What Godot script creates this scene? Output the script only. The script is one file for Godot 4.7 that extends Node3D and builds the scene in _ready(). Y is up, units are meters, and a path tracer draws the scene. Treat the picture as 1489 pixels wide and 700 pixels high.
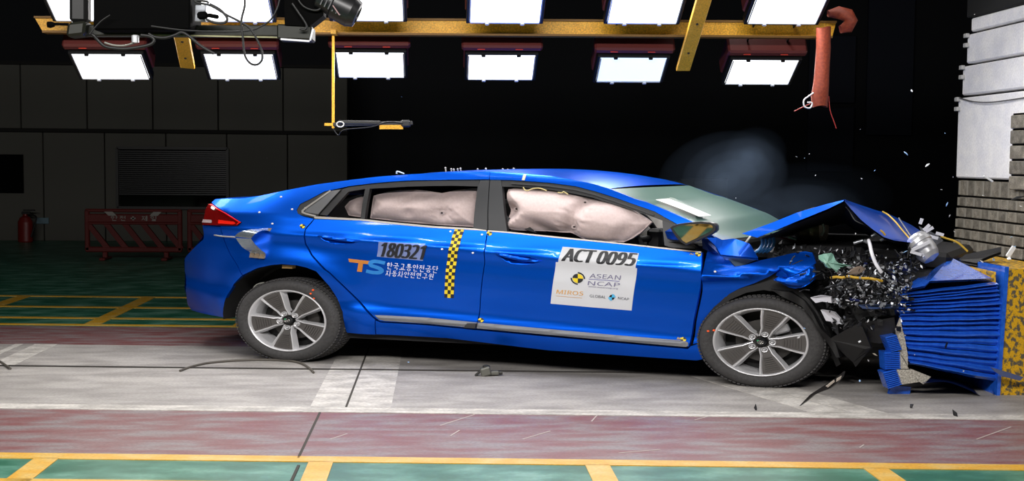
extends Node3D
# A blue hatchback halfway through an offset crash test: hall, floodlight rig, car, barrier, debris.
# Metres, y up. The track runs along x; the camera looks down -z. The photograph is widened
# sideways, so lengths along x are longer than in life and round things are oval.

const CAR_O := Vector3(2.17263, 0.00000, -8.27913)      # floor point under the front wheel hub, on the near side of the car
const CAR_L := Vector3(1.30166, 0.00000, 0.43299)      # one metre towards the nose
const CAR_W := Vector3(0.55950, 0.00000, -0.90326)     # one metre towards the far side
const SKEW := 0.072                      # the track lines come a little nearer towards +x
const UP := Vector3.UP

var rng := RandomNumberGenerator.new()
var taken := {}
var mats := {}
var base := Vector3.ZERO                 # origin of the thing that is being built

# ------------------------------------------------------------------ mesh builder
class MB:
	var v := PackedVector3Array()
	var n := PackedVector3Array()
	func tri(a: Vector3, b: Vector3, c: Vector3, hint := Vector3.ZERO) -> void:
		var f := (c - a).cross(b - a)
		if f.length_squared() < 1e-16:
			return
		f = f.normalized()
		if hint != Vector3.ZERO and f.dot(hint) < 0.0:
			tri(a, c, b)
			return
		v.append_array(PackedVector3Array([a, b, c]))
		n.append_array(PackedVector3Array([f, f, f]))
	func tri_n(a: Vector3, b: Vector3, c: Vector3, na: Vector3, nb: Vector3, nc: Vector3) -> void:
		var f := (c - a).cross(b - a)
		if f.length_squared() < 1e-18:
			return
		if f.dot(na + nb + nc) < 0.0:
			v.append_array(PackedVector3Array([a, c, b]))
			n.append_array(PackedVector3Array([na, nc, nb]))
		else:
			v.append_array(PackedVector3Array([a, b, c]))
			n.append_array(PackedVector3Array([na, nb, nc]))
	func quad(a: Vector3, b: Vector3, c: Vector3, d: Vector3, hint := Vector3.ZERO) -> void:
		tri(a, b, c, hint)
		tri(a, c, d, hint)
	func mesh() -> ArrayMesh:
		var arr := []
		arr.resize(Mesh.ARRAY_MAX)
		arr[Mesh.ARRAY_VERTEX] = v
		arr[Mesh.ARRAY_NORMAL] = n
		var m := ArrayMesh.new()
		if v.size() > 0:
			m.add_surface_from_arrays(Mesh.PRIMITIVE_TRIANGLES, arr)
		return m

# smooth patch through rows of points
func grid(mb: MB, rows: Array, wrap := false, flip := false) -> void:
	var nr := rows.size()
	var nc: int = rows[0].size()
	var nrm := []
	for i in nr:
		var line := PackedVector3Array()
		for j in nc:
			var a: Vector3 = rows[maxi(i - 1, 0)][j]
			var b: Vector3 = rows[mini(i + 1, nr - 1)][j]
			var c: Vector3 = rows[i][(j - 1 + nc) % nc if wrap else maxi(j - 1, 0)]
			var d: Vector3 = rows[i][(j + 1) % nc if wrap else mini(j + 1, nc - 1)]
			var x := (b - a).cross(d - c)
			line.append((-x if flip else x).normalized() if x.length_squared() > 1e-20 else UP)
		nrm.append(line)
	for i in nr - 1:
		for j in (nc if wrap else nc - 1):
			var k := (j + 1) % nc
			mb.tri_n(rows[i][j], rows[i + 1][j], rows[i + 1][k], nrm[i][j], nrm[i + 1][j], nrm[i + 1][k])
			mb.tri_n(rows[i][j], rows[i + 1][k], rows[i][k], nrm[i][j], nrm[i + 1][k], nrm[i][k])

# profile of (radius, along) turned about the axis t; a and b span the circle
func lathe(mb: MB, prof: Array, o: Vector3, a: Vector3, b: Vector3, t: Vector3, count := 48, smooth := false, a0 := 0.0, a1 := TAU) -> void:
	var rows := []
	var whole := a1 - a0 > TAU - 0.001
	for p in prof:
		var line := PackedVector3Array()
		for k in (count if whole else count + 1):
			var g := a0 + (a1 - a0) * k / count
			line.append(o + (a * cos(g) + b * sin(g)) * p.x + t * p.y)
		rows.append(line)
	var flip := a.cross(b).dot(t) > 0.0
	if smooth:
		grid(mb, rows, whole, flip)
	else:
		for i in rows.size() - 1:
			grid(mb, [rows[i], rows[i + 1]], whole, flip)

func tube(mb: MB, path: Array, r: float, sides := 8) -> void:
	var rows := []
	var side := Vector3.ZERO
	for i in path.size():
		var d: Vector3 = (path[mini(i + 1, path.size() - 1)] - path[maxi(i - 1, 0)]).normalized()
		if side == Vector3.ZERO:
			side = d.cross(UP if absf(d.y) < 0.9 else Vector3.RIGHT).normalized()
		side = (side - d * side.dot(d)).normalized()
		var other := d.cross(side)
		var line := PackedVector3Array()
		for k in sides:
			var g := TAU * k / sides
			line.append(path[i] + (side * cos(g) + other * sin(g)) * r)
		rows.append(line)
	grid(mb, rows, true, true)
	for e in [0, rows.size() - 1]:
		for k in sides - 2:
			mb.tri(rows[e][0], rows[e][k + 1], rows[e][k + 2])

func spline(pts: Array, per := 6) -> Array:
	var o := []
	for i in pts.size() - 1:
		var p0: Vector3 = pts[maxi(i - 1, 0)]
		var p1: Vector3 = pts[i]
		var p2: Vector3 = pts[i + 1]
		var p3: Vector3 = pts[mini(i + 2, pts.size() - 1)]
		for k in per:
			o.append(p1.cubic_interpolate(p2, p0, p3, float(k) / per))
	o.append(pts[-1])
	return o

# chamfered box from its centre and three half axes
func block(mb: MB, c: Vector3, x: Vector3, y: Vector3, z: Vector3, bev := 0.0) -> void:
	var e := [1.0, 1.0, 1.0]
	var ax := [x, y, z]
	for i in 3:
		e[i] = 1.0 - minf(bev / maxf(ax[i].length(), 1e-5), 0.9)
	var corner := func(s: Vector3, k: int) -> Vector3:
		var q := [s.x * e[0], s.y * e[1], s.z * e[2]]
		q[k] = [s.x, s.y, s.z][k]
		return c + x * q[0] + y * q[1] + z * q[2]
	for k in 3:
		var u := (k + 1) % 3
		var w := (k + 2) % 3
		for s in [-1.0, 1.0]:
			var pts := []
			for t in [[-1.0, -1.0], [1.0, -1.0], [1.0, 1.0], [-1.0, 1.0]]:
				var g := [0.0, 0.0, 0.0]
				g[k] = s
				g[u] = t[0]
				g[w] = t[1]
				pts.append(corner.call(Vector3(g[0], g[1], g[2]), k))
			mb.quad(pts[0], pts[1], pts[2], pts[3], ax[k] * s)
	if bev <= 0.0:
		return
	for k in 3:
		var u := (k + 1) % 3
		var w := (k + 2) % 3
		for s in [-1.0, 1.0]:
			for t in [-1.0, 1.0]:
				var g := [0.0, 0.0, 0.0]
				g[u] = s
				g[w] = t
				g[k] = -1.0
				var lo := Vector3(g[0], g[1], g[2])
				g[k] = 1.0
				var hi := Vector3(g[0], g[1], g[2])
				mb.quad(corner.call(lo, u), corner.call(hi, u), corner.call(hi, w), corner.call(lo, w), ax[u] * s + ax[w] * t)
	for sx in [-1.0, 1.0]:
		for sy in [-1.0, 1.0]:
			for sz in [-1.0, 1.0]:
				var s := Vector3(sx, sy, sz)
				mb.tri(corner.call(s, 0), corner.call(s, 1), corner.call(s, 2), x * sx + y * sy + z * sz)

func wbox(mb: MB, c: Vector3, size: Vector3, bev := 0.0) -> void:
	block(mb, c, Vector3(size.x / 2, 0, 0), Vector3(0, size.y / 2, 0), Vector3(0, 0, size.z / 2), bev)

# bar of w by t between two points
func bar(mb: MB, a: Vector3, b: Vector3, w: float, t: float, ref := UP, bev := 0.0) -> void:
	var d := (b - a) / 2
	var s := d.cross(ref).normalized()
	if s == Vector3.ZERO:
		s = Vector3.RIGHT
	block(mb, (a + b) / 2, d, s * w / 2, d.cross(s).normalized() * t / 2, bev)

# polygon in the plane (o, ax, ay), thickened by dz
func prism(mb: MB, poly: PackedVector2Array, o: Vector3, ax: Vector3, ay: Vector3, dz: Vector3) -> void:
	var idx := Geometry2D.triangulate_polygon(poly)
	var P := func(q: Vector2) -> Vector3: return o + ax * q.x + ay * q.y
	for i in range(0, idx.size(), 3):
		var a: Vector3 = P.call(poly[idx[i]])
		var b: Vector3 = P.call(poly[idx[i + 1]])
		var c: Vector3 = P.call(poly[idx[i + 2]])
		mb.tri(a, b, c, -dz)
		mb.tri(a + dz, b + dz, c + dz, dz)
	var cw := 1.0 if Geometry2D.is_polygon_clockwise(poly) else -1.0
	for i in poly.size():
		var p := poly[i]
		var q := poly[(i + 1) % poly.size()]
		var e := q - p
		var out := Vector2(-e.y, e.x) * cw
		var a: Vector3 = P.call(p)
		var b: Vector3 = P.call(q)
		mb.quad(a, b, b + dz, a + dz, ax * out.x + ay * out.y)

func ngon(c: Vector2, rx: float, ry: float, count: int, turn := 0.0) -> PackedVector2Array:
	var o := PackedVector2Array()
	for k in count:
		o.append(c + Vector2(cos(turn + TAU * k / count) * rx, sin(turn + TAU * k / count) * ry))
	return o

func pairs(a: Array) -> PackedVector2Array:
	var o := PackedVector2Array()
	for i in range(0, a.size(), 2):
		o.append(Vector2(a[i], a[i + 1]))
	return o

func triples(a: Array) -> Array:
	var o := []
	for i in range(0, a.size(), 3):
		o.append(Vector3(a[i], a[i + 1], a[i + 2]))
	return o

# ------------------------------------------------------------------ materials and nodes
func c8(r: float, g: float, b: float, a := 1.0) -> Color:
	return Color(r / 255.0, g / 255.0, b / 255.0, a)

func mat(called: String, color: Color, rough := 0.6, metal := 0.0, coat := 0.0) -> StandardMaterial3D:
	if mats.has(called):
		return mats[called]
	var m := StandardMaterial3D.new()
	m.resource_name = called
	m.albedo_color = color
	m.roughness = rough
	m.metallic = metal
	m.cull_mode = BaseMaterial3D.CULL_DISABLED
	if coat > 0.0:
		m.clearcoat_enabled = true
		m.clearcoat = coat
		m.clearcoat_roughness = 0.04
	if color.a < 1.0:
		m.transparency = BaseMaterial3D.TRANSPARENCY_ALPHA
	mats[called] = m
	return m

func numbered(called: String) -> String:
	taken[called] = taken.get(called, -1) + 1
	return called if taken[called] == 0 else "%s_%03d" % [called, taken[called]]

func thing(called: String, label: String, category: String, at := Vector3.ZERO, group := "") -> Node3D:
	var o := Node3D.new()
	o.name = numbered(called)
	add_child(o)
	o.position = at
	base = at
	o.set_meta("label", label)
	o.set_meta("category", category)
	if group != "":
		o.set_meta("group", group)
	return o

func obj(called: String, mb: MB, m: Material, parent: Node3D) -> MeshInstance3D:
	var o := MeshInstance3D.new()
	o.name = called
	o.mesh = mb.mesh()
	o.material_override = m
	if parent == self:
		o.name = numbered(called)
		o.position = base
	parent.add_child(o, true)
	return o

# a thing that is one mesh
func single(called: String, label: String, category: String, mb: MB, m: Material, group := "") -> MeshInstance3D:
	var o := obj(called, mb, m, self)
	o.set_meta("label", label)
	o.set_meta("category", category)
	if group != "":
		o.set_meta("group", group)
	return o

func structure(called: String, label: String, at := Vector3.ZERO) -> Node3D:
	var o := Node3D.new()
	o.name = called
	add_child(o)
	o.position = at
	base = at
	o.set_meta("kind", "structure")
	o.set_meta("label", label)
	o.set_meta("category", "building")
	return o

func noise_tex(seed_value: int, freq: float, lo: Color, hi: Color, mid := 0.5, sharp := 1.0, size := 512, grit := 0.1) -> ImageTexture:
	var f := FastNoiseLite.new()
	f.seed = seed_value
	f.noise_type = FastNoiseLite.TYPE_SIMPLEX_SMOOTH
	f.frequency = freq
	f.fractal_octaves = 5
	f.fractal_gain = 0.55
	var g := FastNoiseLite.new()
	g.seed = seed_value + 7
	g.frequency = 0.22
	g.fractal_octaves = 3
	var a := f.get_seamless_image(size, size).get_data()
	var b := g.get_seamless_image(size, size).get_data()
	var img := PackedByteArray()
	img.resize(size * size * 3)
	for i in size * size:
		var t := clampf((a[i] / 255.0 - mid) * sharp + 0.5, 0.0, 1.0)
		var k := 1.0 + (b[i] / 255.0 - 0.5) * grit * 2.0
		img[i * 3] = clampi(int(lerpf(lo.r, hi.r, t) * k * 255.0), 0, 255)
		img[i * 3 + 1] = clampi(int(lerpf(lo.g, hi.g, t) * k * 255.0), 0, 255)
		img[i * 3 + 2] = clampi(int(lerpf(lo.b, hi.b, t) * k * 255.0), 0, 255)
	return ImageTexture.create_from_image(Image.create_from_data(size, size, false, Image.FORMAT_RGB8, img))

func worn(called: String, tex: Texture2D, scale: Vector3, rough := 0.6, coat := 0.0) -> StandardMaterial3D:
	var m := mat(called, Color.WHITE, rough, 0.0, coat)
	m.albedo_texture = tex
	m.uv1_triplanar = true
	m.uv1_world_triplanar = true
	m.uv1_scale = scale
	return m

# ------------------------------------------------------------------ the car's side surface
const NODES := [Vector2(0.15, 0.1), Vector2(0.22, 0.06), Vector2(0.29, 0.03), Vector2(0.34, 0.02), Vector2(0.42, 0.03), Vector2(0.55, 0.005), Vector2(0.7, -0.012), Vector2(0.8, -0.014), Vector2(0.866, -0.028), Vector2(0.884, -0.027), Vector2(0.91, -0.016), Vector2(0.95, -0.008), Vector2(1.03, 0.008), Vector2(1.15, 0.04), Vector2(1.3, 0.095), Vector2(1.38, 0.13), Vector2(1.43, 0.155), Vector2(1.452, 0.185), Vector2(1.472, 0.26), Vector2(1.5, 0.38)]

func table(x: float) -> float:
	if x <= NODES[0].x:
		return NODES[0].y
	var last := NODES.size() - 1
	if x >= NODES[last].x:
		return NODES[last].y
	for i in last:
		if x <= NODES[i + 1].x:
			var d: float = NODES[i + 1].x - NODES[i].x
			var t: float = (x - NODES[i].x) / d
			var m0: float = (NODES[i + 1].y - NODES[maxi(i - 1, 0)].y) / (NODES[i + 1].x - NODES[maxi(i - 1, 0)].x)
			var m1: float = (NODES[mini(i + 2, last)].y - NODES[i].y) / (NODES[mini(i + 2, last)].x - NODES[i].x)
			return (2 * t * t * t - 3 * t * t + 1) * NODES[i].y + (t * t * t - 2 * t * t + t) * d * m0 + (-2 * t * t * t + 3 * t * t) * NODES[i + 1].y + (t * t * t - t * t) * d * m1
	return 0.0

# how far in from the outermost plane the side of the car lies
func surf(l: float, h: float) -> float:
	var hp := h + 0.08 * (l + 1.3)
	var w := table(hp)
	w += pow(maxf(0, -2.55 - l), 2) * 0.35
	w += pow(maxf(0, -2.95 - l), 2) * 0.45
	if hp > 1.0:
		w += pow(maxf(0, -1.9 - l), 2) * 0.13 * minf(1, (hp - 1.0) / 0.35)
	w -= 0.03 * exp(-pow((Vector2(l + 2.56, h - 0.33).length() - 0.42) / 0.10, 2))
	return w

func cw(l: float, h: float, w: float) -> Vector3:
	return CAR_O + CAR_L * l + UP * h + CAR_W * w - base

func cpts(a: Array) -> Array:
	var o := []
	for q in triples(a):
		o.append(cw(q.x, q.y, q.z))
	return o

func side_off(off: float) -> Callable:
	return func(l: float, h: float) -> float: return surf(l, h) + off

func flat_w(w: float) -> Callable:
	return func(_l: float, _h: float) -> float: return w

# a curved panel: polygon in (l, h), cut to a mesh of small cells and laid on the surface wf, with edges turned in
func sheet(mb: MB, poly: PackedVector2Array, wf: Callable, cell := 0.05, thick := 0.03, hole := PackedVector2Array()) -> void:
	var lo := poly[0]
	var hi := poly[0]
	for p in poly:
		lo = lo.min(p)
		hi = hi.max(p)
	var e := 0.004
	var cache := {}
	var at := func(q: Vector2) -> Array:
		var key := Vector2i((q * 20000.0).round())
		if not cache.has(key):
			var p := cw(q.x, q.y, wf.call(q.x, q.y))
			var dl := cw(q.x + e, q.y, wf.call(q.x + e, q.y)) - cw(q.x - e, q.y, wf.call(q.x - e, q.y))
			var dh := cw(q.x, q.y + e, wf.call(q.x, q.y + e)) - cw(q.x, q.y - e, wf.call(q.x, q.y - e))
			var nn := dl.cross(dh).normalized()
			if nn.dot(CAR_W) > 0.0:
				nn = -nn
			cache[key] = [p, nn]
		return cache[key]
	var nx := int(ceil((hi.x - lo.x) / cell))
	var ny := int(ceil((hi.y - lo.y) / cell))
	for i in nx:
		var strip := PackedVector2Array([Vector2(lo.x + i * cell, lo.y - 1), Vector2(lo.x + (i + 1) * cell, lo.y - 1), Vector2(lo.x + (i + 1) * cell, hi.y + 1), Vector2(lo.x + i * cell, hi.y + 1)])
		for piece in Geometry2D.intersect_polygons(poly, strip):
			for j in ny:
				var y0 := lo.y + j * cell
				var rect := PackedVector2Array([Vector2(lo.x - 1, y0), Vector2(hi.x + 1, y0), Vector2(hi.x + 1, y0 + cell), Vector2(lo.x - 1, y0 + cell)])
				var bits := Geometry2D.intersect_polygons(piece, rect)
				if hole.size() > 0:
					var left: Array[PackedVector2Array] = []
					for bit in bits:
						left.append_array(Geometry2D.clip_polygons(bit, hole))
					bits = left
				for bit in bits:
					var idx := Geometry2D.triangulate_polygon(bit)
					for k in range(0, idx.size(), 3):
						var a: Array = at.call(bit[idx[k]])
						var b: Array = at.call(bit[idx[k + 1]])
						var c: Array = at.call(bit[idx[k + 2]])
						mb.tri_n(a[0], b[0], c[0], a[1], b[1], c[1])
	if thick <= 0.0:
		return
	for i in poly.size():
		var p := poly[i]
		var q := poly[(i + 1) % poly.size()]
		var steps := maxi(1, int(ceil(p.distance_to(q) / cell)))
		for k in steps:
			var a := p.lerp(q, float(k) / steps)
			var b := p.lerp(q, float(k + 1) / steps)
			var pa: Vector3 = at.call(a)[0]
			var pb: Vector3 = at.call(b)[0]
			mb.quad(pa, pb, pb + CAR_W * thick, pa + CAR_W * thick)

# flat stroke along a line on the surface
func stroke(mb: MB, line: PackedVector2Array, width: float, wf: Callable) -> void:
	for i in line.size() - 1:
		var d := (line[i + 1] - line[i])
		if d.length() < 1e-5:
			continue
		var s := Vector2(-d.y, d.x).normalized() * width / 2
		var u := d.normalized() * width * 0.3
		var steps := maxi(1, int(ceil(d.length() / 0.08)))
		for k in steps:
			var p := (line[i] - u).lerp(line[i + 1] + u, float(k) / steps)
			var q := (line[i] - u).lerp(line[i + 1] + u, float(k + 1) / steps)
			var c := []
			for z in [p - s, q - s, q + s, p + s]:
				c.append(cw(z.x, z.y, wf.call(z.x, z.y)))
			mb.quad(c[0], c[1], c[2], c[3], -CAR_W)

# a triangle in (l, h), halved until it follows the curved side
func split_tri(mb: MB, a: Vector2, b: Vector2, c: Vector2, off: float) -> void:
	var ab := a.distance_to(b)
	var bc := b.distance_to(c)
	var ca := c.distance_to(a)
	var most := maxf(ab, maxf(bc, ca))
	if most > 0.022:
		if most == ab:
			split_tri(mb, a, (a + b) / 2, c, off)
			split_tri(mb, (a + b) / 2, b, c, off)
		elif most == bc:
			split_tri(mb, a, b, (b + c) / 2, off)
			split_tri(mb, a, (b + c) / 2, c, off)
		else:
			split_tri(mb, a, b, (c + a) / 2, off)
			split_tri(mb, (c + a) / 2, b, c, off)
		return
	mb.tri(cw(a.x, a.y, surf(a.x, a.y) + off), cw(b.x, b.y, surf(b.x, b.y) + off), cw(c.x, c.y, surf(c.x, c.y) + off), -CAR_W)

func text_shape(words: String, bold := true, mono := false) -> Array:
	var t := TextMesh.new()
	var f := SystemFont.new()
	f.font_names = PackedStringArray(["Droid Sans Mono" if mono else "Droid Sans"])
	f.font_weight = 700 if bold else 400
	t.font = f
	t.font_size = 48
	t.pixel_size = 0.01
	t.depth = 0.0
	t.text = words
	t.curve_step = 1.0
	var a := t.surface_get_arrays(0)
	var v: PackedVector3Array = a[Mesh.ARRAY_VERTEX]
	var idx: PackedInt32Array = a[Mesh.ARRAY_INDEX] if a[Mesh.ARRAY_INDEX] != null else PackedInt32Array(range(v.size()))
	var lo := Vector2(1e9, 1e9)
	var hi := Vector2(-1e9, -1e9)
	for p in v:
		lo = lo.min(Vector2(p.x, p.y))
		hi = hi.max(Vector2(p.x, p.y))
	var o := []
	for i in idx:
		o.append((Vector2(v[i].x, v[i].y) - lo) / (hi - lo))
	return o

# lettering on the side of the car: o = lower left, right = along the line, up = height (with its slant)
func letters(mb: MB, words: String, o: Vector2, right: Vector2, up: Vector2, off := -0.004, bold := true) -> void:
	var s := text_shape(words, bold)
	for i in range(0, s.size(), 3):
		var c := []
		for k in 3:
			var q: Vector2 = o + right * s[i + k].x + up * s[i + k].y
			c.append(q)
		split_tri(mb, c[0], c[1], c[2], off)

# Hangul written stroke by stroke in a unit square (y down)
const JAMO := {
	"g": [[0.1, 0.15, 0.9, 0.15, 0.8, 0.95]], "n": [[0.12, 0.05, 0.12, 0.9, 0.95, 0.9]], "d": [[0.9, 0.1, 0.12, 0.1, 0.12, 0.9, 0.95, 0.9]],
	"t": [[0.9, 0.08, 0.12, 0.08, 0.12, 0.92, 0.95, 0.92], [0.12, 0.5, 0.85, 0.5]], "j": [[0.08, 0.12, 0.92, 0.12], [0.5, 0.12, 0.42, 0.55, 0.05, 0.95], [0.48, 0.5, 0.95, 0.95]],
	"c": [[0.35, 0.0, 0.65, 0.0], [0.08, 0.25, 0.92, 0.25], [0.5, 0.25, 0.42, 0.6, 0.05, 0.97], [0.48, 0.55, 0.95, 0.97]],
	"o": [[0.5, 0.08, 0.2, 0.2, 0.08, 0.5, 0.2, 0.8, 0.5, 0.92, 0.8, 0.8, 0.92, 0.5, 0.8, 0.2, 0.5, 0.08]],
	"h": [[0.35, 0.02, 0.65, 0.02], [0.05, 0.24, 0.95, 0.24], [0.5, 0.4, 0.25, 0.5, 0.17, 0.68, 0.25, 0.88, 0.5, 0.97, 0.75, 0.88, 0.83, 0.68, 0.75, 0.5, 0.5, 0.4]],
	"l": [[0.1, 0.08, 0.88, 0.08, 0.88, 0.48, 0.12, 0.48, 0.12, 0.92, 0.92, 0.92]],
}

func jamo_in(o: Array, key: String, x: float, y: float, w: float, h: float) -> void:
	for s in JAMO[key]:
		var line := PackedVector2Array()
		for i in range(0, s.size(), 2):
			line.append(Vector2(x + s[i] * w, y + s[i + 1] * h))
		o.append(line)

# a syllable as [initial, vowel, final]
func syllable(parts: Array) -> Array:
	var o := []
	var fin: String = parts[2]
	var tall := 0.55 if fin != "" else 1.0
	var seg := func(x0: float, y0: float, x1: float, y1: float) -> void: o.append(PackedVector2Array([Vector2(x0, y0), Vector2(x1, y1)]))
	match parts[1]:
		"a", "eo", "yeo", "i", "e":
			jamo_in(o, parts[0], 0.04, 0.06, 0.5, tall * 0.85)
			var vb := 0.6 if fin != "" else 1.0
			seg.call(0.8, 0.0, 0.8, vb)
			if parts[1] == "a":
				seg.call(0.8, vb * 0.5, 0.98, vb * 0.5)
			elif parts[1] == "eo":
				seg.call(0.6, vb * 0.5, 0.8, vb * 0.5)
			elif parts[1] == "e":
				seg.call(0.52, vb * 0.5, 0.66, vb * 0.5)
				seg.call(0.66, 0.02, 0.66, vb)
			elif parts[1] == "yeo":
				seg.call(0.6, vb * 0.32, 0.8, vb * 0.32)
				seg.call(0.6, vb * 0.66, 0.8, vb * 0.66)
		"o", "u", "yo":
			jamo_in(o, parts[0], 0.22, 0.02, 0.56, tall * 0.55)
			var y := tall * 0.9 if parts[1] != "u" else tall * 0.75
			seg.call(0.02, y, 0.98, y)
			if parts[1] == "o":
				seg.call(0.5, y - tall * 0.26, 0.5, y)
			elif parts[1] == "yo":
				seg.call(0.36, y - tall * 0.26, 0.36, y)
				seg.call(0.64, y - tall * 0.26, 0.64, y)
			else:
				seg.call(0.5, y, 0.5, y + tall * 0.25)
		"wo":
			jamo_in(o, parts[0], 0.14, 0.02, 0.44, 0.32)
			seg.call(0.02, 0.45, 0.68, 0.45)
			seg.call(0.34, 0.45, 0.34, 0.64)
			seg.call(0.84, 0.0, 0.84, 0.7)
			seg.call(0.66, 0.57, 0.84, 0.57)
	if fin != "":
		jamo_in(o, fin, 0.2, 0.68, 0.64, 0.32)
	return o

func hangul(mb: MB, words: Array, o: Vector2, right: Vector2, up: Vector2, pen: float, off := -0.004) -> void:
	var each := right / words.size()
	for i in words.size():
		for line in syllable(words[i]):
			var q := PackedVector2Array()
			for p in line:
				q.append(o + each * (i + p.x * 0.86) + up * (1.0 - p.y))
			stroke(mb, q, pen, side_off(off))

func _ready() -> void:
	# ---- camera, air, exposure
	var cam := Camera3D.new()
	cam.name = "camera"
	add_child(cam)
	cam.fov = 21.9121
	cam.near = 0.05
	cam.far = 120.0
	cam.transform = Transform3D(Basis(Vector3(0.99833, 0.00848, 0.05715), Vector3(-0.00473, 0.99784, -0.06551), Vector3(-0.05758, 0.06513, 0.99621)), Vector3(0.00000, 1.54500, 0.00000))
	cam.current = true
	var env := Environment.new()
	env.background_mode = Environment.BG_COLOR
	env.background_color = Color(0.0, 0.0, 0.0)
	env.tonemap_mode = Environment.TONE_MAPPER_LINEAR
	env.tonemap_exposure = 1.0
	env.sdfgi_enabled = true
	env.ssao_enabled = true
	env.ssil_enabled = true
	env.volumetric_fog_enabled = true
	env.volumetric_fog_density = 0.0
	var we := WorldEnvironment.new()
	we.name = "world_environment"
	we.environment = env
	add_child(we)
	rng.seed = 180321
	# ---- the hall, large things, then small ones
	hall()
	lamp_rig()
	crash_block()
	barrier()
	car()
	wreckage()
	hall_things()
	overhead_boom()
	flying_chips()
	smoke()

const LAMP_ENERGY := 1.3
const NEAR_ENERGY := 6.8

func track(x: float, z0: float) -> float:
	return z0 + SKEW * x

# strip of floor between two track lines
func strip(mb: MB, x0: float, x1: float, za: float, zb: float, y: float) -> void:
	prism(mb, PackedVector2Array([Vector2(x0, track(x0, za)), Vector2(x1, track(x1, za)), Vector2(x1, track(x1, zb)), Vector2(x0, track(x0, zb))]), Vector3(0, 0, 0) - base, Vector3.RIGHT, Vector3.BACK, UP * y)

# strip across the track, from centre line x
func cross_strip(mb: MB, x0: float, x1: float, za: float, zb: float, y: float, lean := 0.0) -> void:
	prism(mb, PackedVector2Array([Vector2(x0, track(x0, za)), Vector2(x1, track(x1, za)), Vector2(x1 + lean, track(x1, zb)), Vector2(x0 + lean, track(x0, zb))]), Vector3(0, 0, 0) - base, Vector3.RIGHT, Vector3.BACK, UP * y)

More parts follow.
